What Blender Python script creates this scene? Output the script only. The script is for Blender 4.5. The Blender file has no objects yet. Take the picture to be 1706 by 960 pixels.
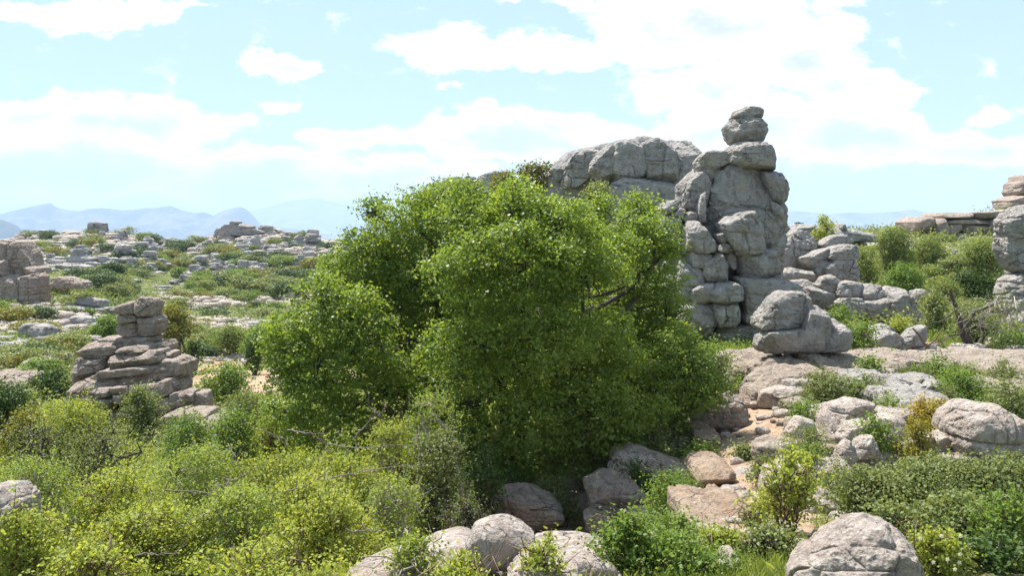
import bpy, math, random
import numpy as np
R = math.radians
random.seed(5)
SC = bpy.context.scene
COL = SC.collection
# ------------------------------------------------------------------ camera, sky, sun, exposure
F = 1477.0; CX = 853.0; HZ = 385.0          # focal length and horizon row in photo pixels
cam_d = bpy.data.cameras.new('camera'); cam = bpy.data.objects.new('camera', cam_d); COL.objects.link(cam)
cam_d.sensor_width = 36; cam_d.lens = 36 * F / 1706; cam_d.shift_y = -(480 - HZ) / 1706
cam_d.clip_start = 0.1; cam_d.clip_end = 90000
cam.location = (0, 0, 0); cam.rotation_euler = (R(90), 0, 0)
SC.camera = cam
SC.view_settings.view_transform = 'Standard'; SC.view_settings.look = 'None'
SC.view_settings.exposure = 1.55; SC.view_settings.gamma = 1
SC.cycles.max_bounces = 6; SC.cycles.diffuse_bounces = 3; SC.cycles.glossy_bounces = 2
SC.cycles.transmission_bounces = 4; SC.cycles.volume_bounces = 1; SC.cycles.transparent_max_bounces = 4
SC.cycles.use_denoising = True
SUN_EL = 61.0; SUN_AZ = -36.0                # azimuth measured from +Y towards +X
sd = bpy.data.lights.new('sun', 'SUN'); sd.energy = 3.7; sd.angle = R(0.53); sd.color = (1.0, 0.96, 0.9)
sun = bpy.data.objects.new('sun', sd); COL.objects.link(sun)
sun.rotation_euler = (R(90 - SUN_EL), 0, R(180 - SUN_AZ) )

class NT:
    """small helper for node trees"""
    def __init__(s, nt): s.nt = nt
    def n(s, t, ins=None, **kw):
        d = s.nt.nodes.new(t)
        for k, v in kw.items(): setattr(d, k, v)
        if ins:
            for k, v in ins.items():
                sock = d.inputs[k]
                if isinstance(v, bpy.types.NodeSocket): s.nt.links.new(v, sock)
                else: sock.default_value = v
        return d
    def math(s, op, a, b=0.0, c=None, clamp=False):
        d = s.n('ShaderNodeMath', {0: a, 1: b}, operation=op, use_clamp=clamp)
        if c is not None:
            if isinstance(c, bpy.types.NodeSocket): s.nt.links.new(c, d.inputs[2])
            else: d.inputs[2].default_value = c
        return d.outputs[0]
    def vm(s, op, a, b=(0, 0, 0), out=0):
        return s.n('ShaderNodeVectorMath', {0: a, 1: b}, operation=op).outputs[out]
    def mix(s, f, a, b, mode='MIX'):
        d = s.nt.nodes.new('ShaderNodeMix'); d.data_type = 'RGBA'; d.blend_type = mode; d.clamp_factor = True
        for i, v in ((0, f), (6, a), (7, b)):
            if isinstance(v, bpy.types.NodeSocket): s.nt.links.new(v, d.inputs[i])
            else: d.inputs[i].default_value = v if i == 0 or len(v) == 4 else tuple(v) + (1,)
        return d.outputs[2]
    def noise(s, vec, scale, detail=6, rough=0.6, dist=0.0):
        return s.n('ShaderNodeTexNoise', {'Vector': vec, 'Scale': scale, 'Detail': detail, 'Roughness': rough, 'Distortion': dist}).outputs[0]
    def step(s, v, a, b, lo=0.0, hi=1.0):
        return s.n('ShaderNodeMapRange', {0: v, 1: a, 2: b, 3: lo, 4: hi}, interpolation_type='SMOOTHSTEP').outputs[0]
    def link(s, a, b): s.nt.links.new(a, b)

world = bpy.data.worlds.new('World'); SC.world = world; world.use_nodes = True
wt = world.node_tree; wt.nodes.clear(); W = NT(wt)
sky = W.n('ShaderNodeTexSky', sky_type='NISHITA', sun_disc=False, sun_elevation=R(SUN_EL), sun_rotation=R(SUN_AZ),
          altitude=1200, air_density=1.0, dust_density=1.6, ozone_density=1.0)
gen = W.n('ShaderNodeTexCoord').outputs['Generated']
sep = W.n('ShaderNodeSeparateXYZ', {0: gen})
yy = W.math('MAXIMUM', W.math('ABSOLUTE', sep.outputs[1]), 0.05)
U = W.math('DIVIDE', sep.outputs[0], yy); V = W.math('DIVIDE', sep.outputs[2], yy)
uv = W.n('ShaderNodeCombineXYZ', {0: U, 1: V, 2: 0.0}).outputs[0]
big = W.n('ShaderNodeTexNoise', {'Vector': W.vm('MULTIPLY', uv, (1, 1.7, 1)), 'Scale': 9.0, 'Detail': 9.0, 'Roughness': 0.62})
wob = W.vm('MULTIPLY', W.vm('SUBTRACT', big.outputs[1], (0.5, 0.5, 0.5)), (0.16, 0.09, 0.0))
uvw = W.vm('ADD', uv, wob)
CLOUDS = [  # photo px, py, half width, half height, weight
 (1170, 35, 200, 75, 1.25), (1330, 90, 130, 75, 1.2), (1180, 145, 130, 45, 1.0), (1410, 150, 110, 45, 1.1), (1390, 12, 70, 20, .8),
 (760, 75, 110, 36, 1.0), (930, 90, 95, 26, .9), (940, 12, 40, 16, .8), (465, 98, 58, 26, 1.0), (478, 167, 34, 15, .7),
 (190, 205, 230, 52, 1.25), (60, 180, 110, 36, 1.0), (180, 15, 120, 32, .95), (40, 8, 90, 16, .8), (320, 0, 60, 12, .6),
 (100, 282, 340, 52, 1.7), (420, 298, 210, 44, 1.5), (600, 235, 80, 24, 1.0), (850, 228, 180, 46, 1.5), (1010, 252, 140, 44, 1.3), (640, 300, 200, 34, 1.2),
 (1240, 215, 140, 52, 1.3), (1430, 232, 200, 52, 1.4), (1630, 252, 140, 34, 1.2), (1650, 182, 50, 14, .8), (850, 15, 24, 14, .5),
 (745, 143, 30, 10, .5), (-250, 60, 160, 60, 1.1), (1950, 90, 150, 50, 1.1), (2050, 300, 240, 50, 1.0), (-300, 290, 220, 40, .9)]
cov = None
for (px, py, hw, hh, wgt) in CLOUDS:
    d = W.vm('MULTIPLY', W.vm('SUBTRACT', uvw, ((px - CX) / F, (HZ - py) / F, 0)), (F / hw / 1.3, F / hh / 1.3, 0))
    l = W.vm('LENGTH', d, out=1)
    v = W.math('MULTIPLY', W.math('SUBTRACT', 1.0, l, clamp=True), wgt)
    cov = v if cov is None else W.n('ShaderNodeMath', {0: cov, 1: v, 2: 0.1}, operation='SMOOTH_MAX').outputs[0]
fine = W.noise(W.vm('MULTIPLY', uv, (1, 1.6, 1)), 22.0, 9, 0.62, 0.4)
dens = W.math('ADD', cov, W.math('MULTIPLY', W.math('SUBTRACT', fine, 0.5), 1.15))
alpha = W.step(dens, 0.14, 0.46)
# clouds round the rest of the sky so that the light from above stays even
thick = W.step(dens, 0.5, 1.25)
ccol = W.mix(thick, (1.3, 1.29, 1.3), (0.66, 0.685, 0.75))
hazeband = W.step(V, 0.0, 0.16, 0.85, 0.0)
skc = W.mix(1.0, sky.outputs[0], (0.102, 0.128, 0.132), 'MULTIPLY')
skc = W.mix(hazeband, skc, (0.97, 0.985, 1.02))
skc = W.mix(0.68, skc, (0.56, 0.725, 0.86))
fin = W.mix(W.math('MULTIPLY', alpha, W.step(sep.outputs[2], 0.0, 0.02)), skc, ccol)
bg = W.n('ShaderNodeBackground', {'Color': fin, 'Strength': 0.43})
wo = W.n('ShaderNodeOutputWorld', {'Surface': bg.outputs[0]})
world.cycles.sampling_method = 'MANUAL'; world.cycles.sample_map_resolution = 512

# ------------------------------------------------------------------ numeric helpers
rs = np.random.RandomState(7)
PERM = rs.permutation(512).astype(np.int64)
GR = rs.normal(size=(512, 3)); GR /= np.linalg.norm(GR, axis=1)[:, None]
def noise3(p):
    p = np.asarray(p, float); i = np.floor(p).astype(np.int64); f = p - i
    u = f * f * f * (f * (f * 6 - 15) + 10); out = np.zeros(len(p))
    for a in (0, 1):
        wx = u[:, 0] if a else 1 - u[:, 0]
        for b in (0, 1):
            wy = u[:, 1] if b else 1 - u[:, 1]
            for c in (0, 1):
                wz = u[:, 2] if c else 1 - u[:, 2]
                h = PERM[(i[:, 0] + a) & 511]; h = PERM[(h + i[:, 1] + b) & 511]; h = PERM[(h + i[:, 2] + c) & 511]
                g = GR[h]
                out += wx * wy * wz * (g[:, 0] * (f[:, 0] - a) + g[:, 1] * (f[:, 1] - b) + g[:, 2] * (f[:, 2] - c))
    return out * 1.5
def fbm(p, o=4, g=0.5, l=2.1):
    p = np.asarray(p, float); s = 0; a = 1.0; t = 0
    for k in range(o): s = s + a * noise3(p + 17.3 * k); t += a; a *= g; p = p * l
    return s / t
def ridged(p, o=4, g=0.55):
    p = np.asarray(p, float); s = 0; a = 1.0; t = 0
    for k in range(o): s = s + a * (1 - np.abs(noise3(p + 9.1 * k)) * 2); t += a; a *= g; p = p * 2.1
    return s / t
def cell_edge(p):
    """distance to the nearest border of random cells"""
    i = np.floor(p).astype(np.int64); d1 = np.full(len(p), 9.0); d2 = np.full(len(p), 9.0)
    for a in (-1, 0, 1):
        for b in (-1, 0, 1):
            for c in (-1, 0, 1):
                q = i + (a, b, c); h = PERM[(PERM[(PERM[q[:, 0] & 511] + q[:, 1]) & 511] + q[:, 2]) & 511]
                d = np.linalg.norm(q + 0.5 + GR[h] * 0.45 - p, axis=1)
                m = d < d1; d2 = np.where(m, d1, np.minimum(d2, d)); d1 = np.where(m, d, d1)
    return d2 - d1
def P(px, py, Y): return np.array([(px - CX) / F * Y, Y, (HZ - py) / F * Y])

def mesh(name, v, f, mat, parent=None, smooth=True, attrs=None, loc=None):
    """one mesh object; v in world metres, f int array (n,3) or (n,4); origin at loc"""
    v = np.asarray(v, np.float32); f = np.asarray(f, np.int32)
    base = np.array(loc if loc is not None else (parent['_o'] if parent is not None else (0, 0, 0)), np.float32)
    me = bpy.data.meshes.new(name); k = f.shape[1]
    me.vertices.add(len(v)); me.vertices.foreach_set('co', (v - base).ravel())
    me.loops.add(f.size); me.loops.foreach_set('vertex_index', f.ravel())
    me.polygons.add(len(f)); me.polygons.foreach_set('loop_start', np.arange(0, f.size, k, dtype=np.int32))
    me.polygons.foreach_set('loop_total', np.full(len(f), k, np.int32))
    me.update(calc_edges=True)
    if smooth: me.polygons.foreach_set('use_smooth', np.ones(len(f), bool))
    for nm, (dom, arr) in (attrs or {}).items():
        a = me.attributes.new(nm, 'FLOAT', dom); a.data.foreach_set('value', np.asarray(arr, np.float32))
    me.materials.append(mat)
    o = bpy.data.objects.new(name, me); COL.objects.link(o)
    if parent is not None: o.parent = parent
    elif loc is not None: o.location = [float(c) for c in loc]
    return o
def tag(o, label, cat, group=None):
    o['label'] = label; o['category'] = cat
    if group: o['group'] = group
    return o
def thing(name, loc, label, cat, group=None):
    o = bpy.data.objects.new(name, None); COL.objects.link(o); o.location = [float(c) for c in loc]
    o.empty_display_size = 0.3; o['_o'] = [float(c) for c in loc]
    return tag(o, label, cat, group)
_cs = {}
def cubesphere(n):
    if n in _cs: return _cs[n]
    t = np.tan(np.linspace(-math.pi / 4, math.pi / 4, n + 1)); vs = []; fs = []; off = 0
    for ax in range(3):
        for sg in (-1, 1):
            a, b = np.meshgrid(t, t, indexing='ij'); c = np.full_like(a, sg)
            tri = [None] * 3; tri[ax] = c; tri[(ax + 1) % 3] = a; tri[(ax + 2) % 3] = b
            vs.append(np.stack([x.ravel() for x in tri], 1))
            i = np.arange(n)[:, None] * (n + 1) + np.arange(n)[None, :]; i = i.ravel()
            q = np.stack([i, i + n + 1, i + n + 2, i + 1], 1)
            if sg < 0: q = q[:, ::-1]
            fs.append(q + off); off += (n + 1) ** 2
    v = np.concatenate(vs); f = np.concatenate(fs)
    key, idx, inv = np.unique(np.round(v, 6), axis=0, return_index=True, return_inverse=True)
    v = v[idx]; f = inv.ravel()[f]; v /= np.linalg.norm(v, axis=1)[:, None]
    _cs[n] = (v, f); return _cs[n]

# ------------------------------------------------------------------ terrain: rows the ground takes in view at each distance
PXC = np.array([-900, 0, 130, 300, 450, 600, 750, 840, 950, 1100, 1200, 1300, 1420, 1550, 1706, 2600], float)
ROWS = [(0.8, [2900] * 16), (3, [1320] * 16), (5, [1120] * 16), (7, [1010] * 16),
 (8.5, [960, 960, 962, 965, 965, 962, 955, 950, 948, 950, 945, 940, 940, 940, 940, 950]),
 (11, [955, 955, 955, 955, 955, 955, 965, 975, 965, 925, 875, 880, 885, 895, 900, 900]),
 (13, [925, 925, 925, 925, 930, 935, 950, 985, 975, 900, 838, 842, 850, 860, 860, 860]),
 (15, [895, 895, 895, 897, 900, 910, 940, 975, 965, 880, 805, 805, 805, 815, 815, 820]),
 (17, [868, 868, 868, 868, 872, 880, 905, 915, 905, 850, 778, 770, 772, 785, 785, 790]),
 (20, [830, 830, 830, 830, 835, 840, 862, 868, 850, 785, 735, 712, 720, 735, 740, 745]),
 (23, [795, 795, 795, 795, 800, 800, 805, 800, 775, 735, 695, 680, 680, 690, 695, 700]),
 (27, [755, 755, 755, 755, 755, 755, 745, 735, 715, 680, 640, 625, 625, 628, 638, 640]),
 (31, [718, 718, 718, 718, 715, 710, 695, 685, 660, 625, 600, 592, 590, 592, 598, 600]),
 (36, [685, 685, 688, 690, 682, 670, 655, 640, 610, 580, 565, 562, 560, 560, 560, 560]),
 (50, [612, 608, 610, 632, 622, 600, 550, 480, 440, 450, 478, 490, 492, 500, 500, 480]),
 (70, [540, 535, 545, 582, 588, 560, 470, 385, 360, 385, 420, 430, 434, 436, 430, 425]),
 (90, [490, 486, 496, 550, 560, 510, 360, 335, 350, 380, 400, 402, 404, 412, 408, 400]),
 (97, [486, 482, 492, 541, 548, 505, 352, 334, 352, 384, 396, 396, 397, 406, 402, 390]),
 (106, [482, 478, 488, 531, 540, 500, 360, 345, 360, 386, 395, 393, 394, 380, 352, 340]),
 (140, [465, 458, 466, 495, 500, 490, 450, 410, 395, 392, 392, 390, 389, 391, 352, 330]),
 (180, [432, 428, 432, 455, 458, 455, 430, 405, 396, 395, 395, 392, 392, 393, 372, 350]),
 (230, [400, 398, 386, 400, 384, 402, 412, 408, 400, 398, 398, 396, 396, 396, 390, 380]),
 (270, [412, 408, 400, 412, 396, 412, 416, 412, 408, 406, 406, 404, 404, 404, 400, 396]),
 (420, [560] * 16), (1000, [700] * 16), (3000, [585] * 16), (8000, [459] * 16), (34000, [402.4] * 16)]
_ly = np.log([r[0] for r in ROWS]); _tb = np.array([r[1] for r in ROWS], float)
gx = np.linspace(-900, 2600, 351); gl = np.linspace(_ly[0], _ly[-1], 500)
_t1 = np.array([np.interp(gx, PXC, r) for r in _tb])
_t2 = np.array([np.interp(gl, _ly, _t1[:, k]) for k in range(len(gx))])
ker = np.ones(7) / 7
_t2 = np.array([np.convolve(np.pad(r, 3, 'edge'), ker, 'valid') for r in _t2])
_t2 = np.array([np.convolve(np.pad(r, 3, 'edge'), ker, 'valid') for r in _t2.T]).T
def table(px, Y):
    a = np.clip((np.asarray(px, float) + 900) / 3500 * 350, 0, 349.999); b = np.clip((np.log(np.maximum(Y, 0.8)) - gl[0]) / (gl[-1] - gl[0]) * 499, 0, 498.999)
    i = a.astype(int); j = b.astype(int); a = a - i; b = b - j
    return _t2[i, j] * (1 - a) * (1 - b) + _t2[i + 1, j] * a * (1 - b) + _t2[i, j + 1] * (1 - a) * b + _t2[i + 1, j + 1] * a * b
def ground(x, y):
    x = np.atleast_1d(np.asarray(x, float)); y = np.atleast_1d(np.asarray(y, float))
    r = np.hypot(x, y); az = np.clip(np.arctan2(x, y), -R(50), R(50)); Y = np.maximum(r * np.cos(az), 0.8)
    px = CX + F * np.tan(az)
    z = -(table(px, Y) - HZ) / F * Y
    A = np.clip(r / 30, 0.3, 1) * np.clip(1 - (r - 300) / 500, 0, 1)
    q = np.stack([x, y, z * 0], 1)
    z = z + A * (0.35 * fbm(q / 5, 3) + 0.22 * np.abs(fbm(q / 1.6 + 7, 4)) + 0.05 * fbm(q / .35, 2))
    m = np.clip((r - 60) / 40, 0, 1) * np.clip(1 - (r - 250) / 60, 0, 1)
    z = z + m * (1.5 * np.maximum(fbm(q / 14 + 3, 4), 0) + .8 * fbm(q / 5 + 3, 3))
    far = np.clip((r - 600) / 3000, 0, 1)
    return z + far * 40 * fbm(q / 1800, 4)
def gz(px, Y): return float(ground([(px - CX) / F * Y], [Y])[0])
def hit(px, py):
    """distance at which the sight line through a pixel first meets the ground"""
    Ys = np.exp(np.linspace(math.log(6), math.log(262), 260)); t = table(np.full(260, px), Ys)
    k = np.argmax(t <= py)
    return float(Ys[k]) if t[k] <= py else None

# ------------------------------------------------------------------ materials
def newmat(name):
    m = bpy.data.materials.new(name); m.use_nodes = True; m.node_tree.nodes.clear(); return m, NT(m.node_tree)
def rock_mat(name, c1, c2, c3, s=1.0, ochre=0.25, bump=0.06, lich=0.5, crack=0.7):
    m, T = newmat(name)
    tc = T.n('ShaderNodeTexCoord').outputs['Object']; oi = T.n('ShaderNodeObjectInfo')
    off = T.n('ShaderNodeCombineXYZ', {0: T.math('MULTIPLY', oi.outputs['Random'], 37.0), 1: T.math('MULTIPLY', oi.outputs['Random'], 91.0), 2: 3.0}).outputs[0]
    co = T.vm('ADD', tc, off); co = T.vm('SCALE', co); co.node.inputs['Scale'].default_value = 1 / s
    a = T.noise(co, 0.7, 6, 0.6, 0.3); b = T.noise(co, 4.0, 8, 0.7); c = T.noise(co, 22.0, 6, 0.75)
    col = T.mix(T.step(a, 0.35, 0.65), c1, c2)
    col = T.mix(T.step(b, 0.40, 0.68), col, c3)
    st = T.noise(T.vm('MULTIPLY', co, (2.2, 2.2, 0.28)), 1.6, 7, 0.65)
    col = T.mix(T.step(st, 0.55, 0.75, 0, 0.45), col, (c1[0] * .42, c1[1] * .42, c1[2] * .45))
    col = T.mix(T.step(T.noise(co, 1.3, 8, 0.7, 0.6), 0.56, 0.72, 0, ochre), col, (0.52, 0.30, 0.14))
    col = T.mix(T.step(c, 0.56, 0.72, 0, lich), col, (0.62, 0.60, 0.56))
    col = T.mix(T.step(T.noise(co, 11.0, 7, 0.8), 0.58, 0.70, 0, 0.55), col, (0.07, 0.065, 0.06))
    col = T.mix(T.step(T.noise(T.vm('MULTIPLY', co, (3.2, 3.2, .35)), 2.4, 6, .7, .5), .56, .66, 0, .5), col, (0.10, 0.095, 0.09))
    col = T.mix(T.step(T.noise(co, 3.1, 9, .78), .57, .64, 0, lich), col, (0.56, 0.545, 0.50))
    wv = T.vm('ADD', T.vm('MULTIPLY', co, (1, 1, 1.9)), T.vm('SCALE', T.n('ShaderNodeTexNoise', {'Vector': co, 'Scale': 1.6, 'Detail': 5.0}).outputs[1]))
    wv.node.inputs[1].links[0].from_node.inputs['Scale'].default_value = 0.7
    vo = T.n('ShaderNodeTexVoronoi', {'Vector': wv, 'Scale': 0.6}, feature='DISTANCE_TO_EDGE').outputs[0]
    ck = T.step(vo, 0.0, 0.018, 1, 0); brk = T.step(T.noise(co, 0.9, 3), 0.52, 0.64)
    ck = T.math('MULTIPLY', ck, brk)
    col = T.mix(T.math('MULTIPLY', ck, crack), col, (0.06, 0.05, 0.045))
    # pits and grain
    pit = T.n('ShaderNodeTexVoronoi', {'Vector': co, 'Scale': 9.0}, feature='SMOOTH_F1').outputs[0]
    h = T.math('ADD', T.math('MULTIPLY', T.noise(co, 2.5, 10, 0.68, 0.4), 1.6), T.math('MULTIPLY', T.step(pit, 0.0, 0.5), 0.22))
    h = T.math('ADD', h, T.math('MULTIPLY', c, 0.25)); h = T.math('SUBTRACT', h, T.math('MULTIPLY', ck, 0.5))
    bp = T.n('ShaderNodeBump', {'Height': h, 'Strength': 1.0, 'Distance': bump * 3.4 * s})
    pb = T.n('ShaderNodeBsdfPrincipled', {'Base Color': col, 'Roughness': 0.9, 'Normal': bp.outputs[0]})
    pb.inputs['Specular IOR Level'].default_value = 0.15
    T.n('ShaderNodeOutputMaterial', {'Surface': pb.outputs[0]})
    return m
M = {}
M['grey'] = rock_mat('grey_limestone', (0.44, 0.40, 0.365), (0.50, 0.46, 0.42), (0.32, 0.29, 0.267), 1.3, 0.22)
M['massif'] = rock_mat('grey_massif_limestone', (0.43, 0.40, 0.375), (0.50, 0.465, 0.435), (0.31, 0.29, 0.275), 2.2, 0.25)
M['warm'] = rock_mat('warm_limestone', (0.38, 0.30, 0.25), (0.47, 0.385, 0.325), (0.28, 0.225, 0.19), 1.0, 0.35)
M['near'] = rock_mat('near_limestone', (0.45, 0.368, 0.312), (0.53, 0.46, 0.405), (0.31, 0.252, 0.215), 0.5, 0.45, 0.05)
M['ochre'] = rock_mat('ochre_limestone', (0.38, 0.265, 0.185), (0.45, 0.345, 0.26), (0.27, 0.19, 0.135), 0.5, 0.6)
M['slab'] = rock_mat('slab_limestone', (0.38, 0.30, 0.235), (0.45, 0.375, 0.305), (0.28, 0.228, 0.19), 0.8, 0.5)
M['far'] = rock_mat('far_limestone', (0.37, 0.34, 0.315), (0.48, 0.445, 0.41), (0.27, 0.25, 0.24), 3.0, 0.12, lich=.35)

def leaf_mat(name, ca, cb, trans=0.42, gloss=0.2, rough=0.55, tcol=1.5):
    m, T = newmat(name)
    at = T.n('ShaderNodeAttribute', attribute_name='tint').outputs['Fac']
    oi = T.n('ShaderNodeObjectInfo').outputs['Random']
    f = T.math('ADD', T.math('MULTIPLY', at, 0.75), T.math('MULTIPLY', oi, 0.25))
    col = T.mix(f, ca, cb)
    tr = T.mix(1.0, col, (tcol * 1.15, tcol * 1.05, tcol * 0.55), 'MULTIPLY')
    pb = T.n('ShaderNodeBsdfPrincipled', {'Base Color': col, 'Roughness': rough}); pb.inputs['Specular IOR Level'].default_value = gloss
    tl = T.n('ShaderNodeBsdfTranslucent', {'Color': tr})
    mx = T.n('ShaderNodeMixShader', {0: trans, 1: pb.outputs[0], 2: tl.outputs[0]})
    T.n('ShaderNodeOutputMaterial', {'Surface': mx.outputs[0]})
    return m
L = {}
L['maple'] = leaf_mat('maple_leaf', (0.092, 0.152, 0.028), (0.225, 0.30, 0.056), 0.48, 0.3, 0.45)
L['haw'] = leaf_mat('hawthorn_leaf', (0.16, 0.21, 0.04), (0.36, 0.40, 0.085), 0.46)
L['pale'] = leaf_mat('pale_green_leaf', (0.11, 0.155, 0.04), (0.21, 0.255, 0.075), 0.4)
L['haw2'] = leaf_mat('hawthorn_green_leaf', (0.13, 0.19, 0.038), (0.29, 0.345, 0.08), 0.44)
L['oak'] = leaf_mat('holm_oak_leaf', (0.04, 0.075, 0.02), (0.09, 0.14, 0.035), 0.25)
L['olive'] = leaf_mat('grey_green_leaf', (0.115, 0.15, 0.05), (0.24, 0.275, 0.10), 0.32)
L['bright'] = leaf_mat('fresh_green_leaf', (0.085, 0.158, 0.032), (0.19, 0.265, 0.055), 0.4)
L['mustard'] = leaf_mat('yellow_olive_leaf', (0.14, 0.15, 0.03), (0.23, 0.22, 0.045), 0.3)
L['ruddy'] = leaf_mat('orange_tipped_leaf', (0.12, 0.20, 0.03), (0.42, 0.28, 0.05), 0.35)
L['grass'] = leaf_mat('grass_blade', (0.12, 0.19, 0.035), (0.30, 0.33, 0.09), 0.4)
L['petal'] = leaf_mat('white_petal', (0.75, 0.74, 0.70), (0.8, 0.8, 0.78), 0.3, tcol=1.0)
def bark(name, c):
    m, T = newmat(name); tc = T.n('ShaderNodeTexCoord').outputs['Object']
    n = T.noise(T.vm('MULTIPLY', tc, (1, 1, .3)), 25.0, 6, .7)
    bp = T.n('ShaderNodeBump', {'Height': n, 'Strength': 0.7, 'Distance': 0.02})
    pb = T.n('ShaderNodeBsdfPrincipled', {'Base Color': T.mix(n, tuple(x * .55 for x in c), tuple(min(1, x * 1.5) for x in c)), 'Roughness': 0.9, 'Normal': bp.outputs[0]})
    T.n('ShaderNodeOutputMaterial', {'Surface': pb.outputs[0]}); return m
B = {'dead': bark('dead_bark', (0.20, 0.165, 0.14)), 'dark': bark('dark_bark', (0.07, 0.055, 0.045)), 'grey': bark('grey_bark', (0.34, 0.29, 0.25)), 'brown': bark('brown_bark', (0.16, 0.10, 0.07))}

# ground material: green cover, soil, stone by painted region and by noise
def ground_mat():
    m, T = newmat('ground_surface'); co = T.n('ShaderNodeNewGeometry').outputs['Position']
    soil = T.n('ShaderNodeAttribute', attribute_name='soil').outputs['Fac']
    stone = T.n('ShaderNodeAttribute', attribute_name='stone').outputs['Fac']
    a = T.noise(co, 0.35, 8, .65); b = T.noise(co, 2.2, 8, .7); c = T.noise(co, 13.0, 6, .75); e = T.noise(co, .06, 6, .6)
    green = T.mix(T.step(b, .35, .65), (0.07, 0.095, 0.027), (0.14, 0.16, 0.05))
    green = T.mix(T.step(a, .45, .7), green, (0.24, 0.22, 0.10))
    dirt = T.mix(T.step(b, .35, .65), (0.33, 0.222, 0.148), (0.42, 0.31, 0.22))
    dirt = T.mix(T.step(c, .5, .7, 0, .6), dirt, (0.20, 0.12, 0.075))
    rock = T.mix(T.step(b, .38, .66), (0.38, 0.335, 0.295), (0.24, 0.21, 0.19))
    rock = T.mix(T.step(c, .52, .7, 0, .5), rock, (0.46, 0.43, 0.39))
    fs = T.step(T.math('ADD', soil, T.math('MULTIPLY', T.math('SUBTRACT', b, .5), 1.1)), .42, .58)
    fr = T.step(T.math('ADD', stone, T.math('MULTIPLY', T.math('SUBTRACT', T.noise(co, .9, 8, .7), .5), 2.2)), .44, .56)
    col = T.mix(fs, green, dirt); col = T.mix(fr, col, rock)
    fl = T.step(T.vm('LENGTH', co, out=1), 400, 1500)
    plain = T.mix(T.step(T.noise(co, .0015, 8, .65), .4, .6), (0.11, 0.13, 0.07), (0.30, 0.27, 0.18))
    col = T.mix(fl, col, plain)
    h = T.math('ADD', T.math('MULTIPLY', b, 1.0), T.math('MULTIPLY', c, .5))
    bp = T.n('ShaderNodeBump', {'Height': h, 'Strength': .8, 'Distance': .12})
    pb = T.n('ShaderNodeBsdfPrincipled', {'Base Color': col, 'Roughness': .95, 'Normal': bp.outputs[0]}); pb.inputs['Specular IOR Level'].default_value = .1
    T.n('ShaderNodeOutputMaterial', {'Surface': pb.outputs[0]}); return m
M['ground'] = ground_mat()

# ------------------------------------------------------------------ ground sheet
SOILP = [P(a, 0, b)[:2].tolist() + [w] for a, b, w in (
    (1262, 22.5, 1.5), (1262, 20.5, 2.0), (1240, 18.8, 1.9), (1225, 17, 1.8), (1215, 15, 1.7), (1180, 19.5, 1.2), (1200, 13, 1.8), (1205, 13.8, 1.6), (1200, 12.6, 1.6), (1225, 11.6, 1.4), (1250, 10.5, .9),
    (430, 46, 4), (400, 50, 4), (350, 60, 6), (440, 60, 5), (60, 70, 7), (110, 62, 6), (340, 128, 9), (480, 135, 8), (1460, 84, 8), (1600, 112, 14), (1660, 125, 14),
    (500, 44, 4), (760, 18, 2.2), (860, 19, 2.4), (960, 18, 2.2), (1040, 19, 1.8), (900, 15.5, 2.0), (820, 15, 2), (980, 14.5, 1.6), (1080, 16.5, 1.4))]
STONEP = [P(a, 0, b)[:2].tolist() + [w] for a, b, w in (
    (120, 215, 45), (230, 200, 28), (400, 222, 32), (500, 208, 30), (560, 200, 20), (60, 180, 25), (330, 100, 9), (390, 95, 12), (450, 88, 10), (40, 70, 10), (100, 78, 8),
    (330, 33, 3), (300, 30, 2.5), (20, 44, 4), (1300, 44, 5), (1400, 42, 5), (1320, 90, 12), (1400, 95, 12), (1550, 110, 14), (850, 9, 2.2), (750, 9, 1.5), (1450, 20, 2.0),
    (1350, 16, 1.6), (1450, 25, 3), (1650, 27, 3), (1420, 17.5, 1.6), (1080, 12, 1.2))]
def paint(x, y, L_):
    o = np.zeros(len(x))
    for a, b, w in L_: o = np.maximum(o, np.clip(1.25 - np.hypot(x - a, (y - b) * .75) / w, 0, 1))
    return o
az1 = np.linspace(-52, 52, 560); az2 = np.linspace(52, 308, 70)[1:-1]
az = np.radians(np.concatenate([az1, az2])); rr = np.exp(np.linspace(math.log(0.9), math.log(34000), 760))
A_, R_ = np.meshgrid(az, rr, indexing='ij'); x = (R_ * np.sin(A_)).ravel(); y = (R_ * np.cos(A_)).ravel()
z = ground(x, y); na, nr = len(az), len(rr)
i = (np.arange(na)[:, None] * nr + np.arange(nr - 1)[None, :]).ravel(); j = ((i // nr + 1) % na) * nr + i % nr
gf = np.stack([i, i + 1, j + 1, j], 1)[:, ::-1]
x = np.append(x, 0); y = np.append(y, 0); z = np.append(z, z[::nr].mean())
v = np.stack([x, y, z], 1)
me_f = np.concatenate([gf, np.stack([np.arange(na) * nr, np.full(na, na * nr), np.full(na, na * nr), (np.arange(na) + 1) % na * nr], 1)[:, [0, 3, 1, 2]][:0]])
go = mesh('ground', v, me_f, M['ground'], attrs={'soil': ('POINT', paint(x, y, SOILP)), 'stone': ('POINT', paint(x, y, STONEP))})
go['kind'] = 'structure'

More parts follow.
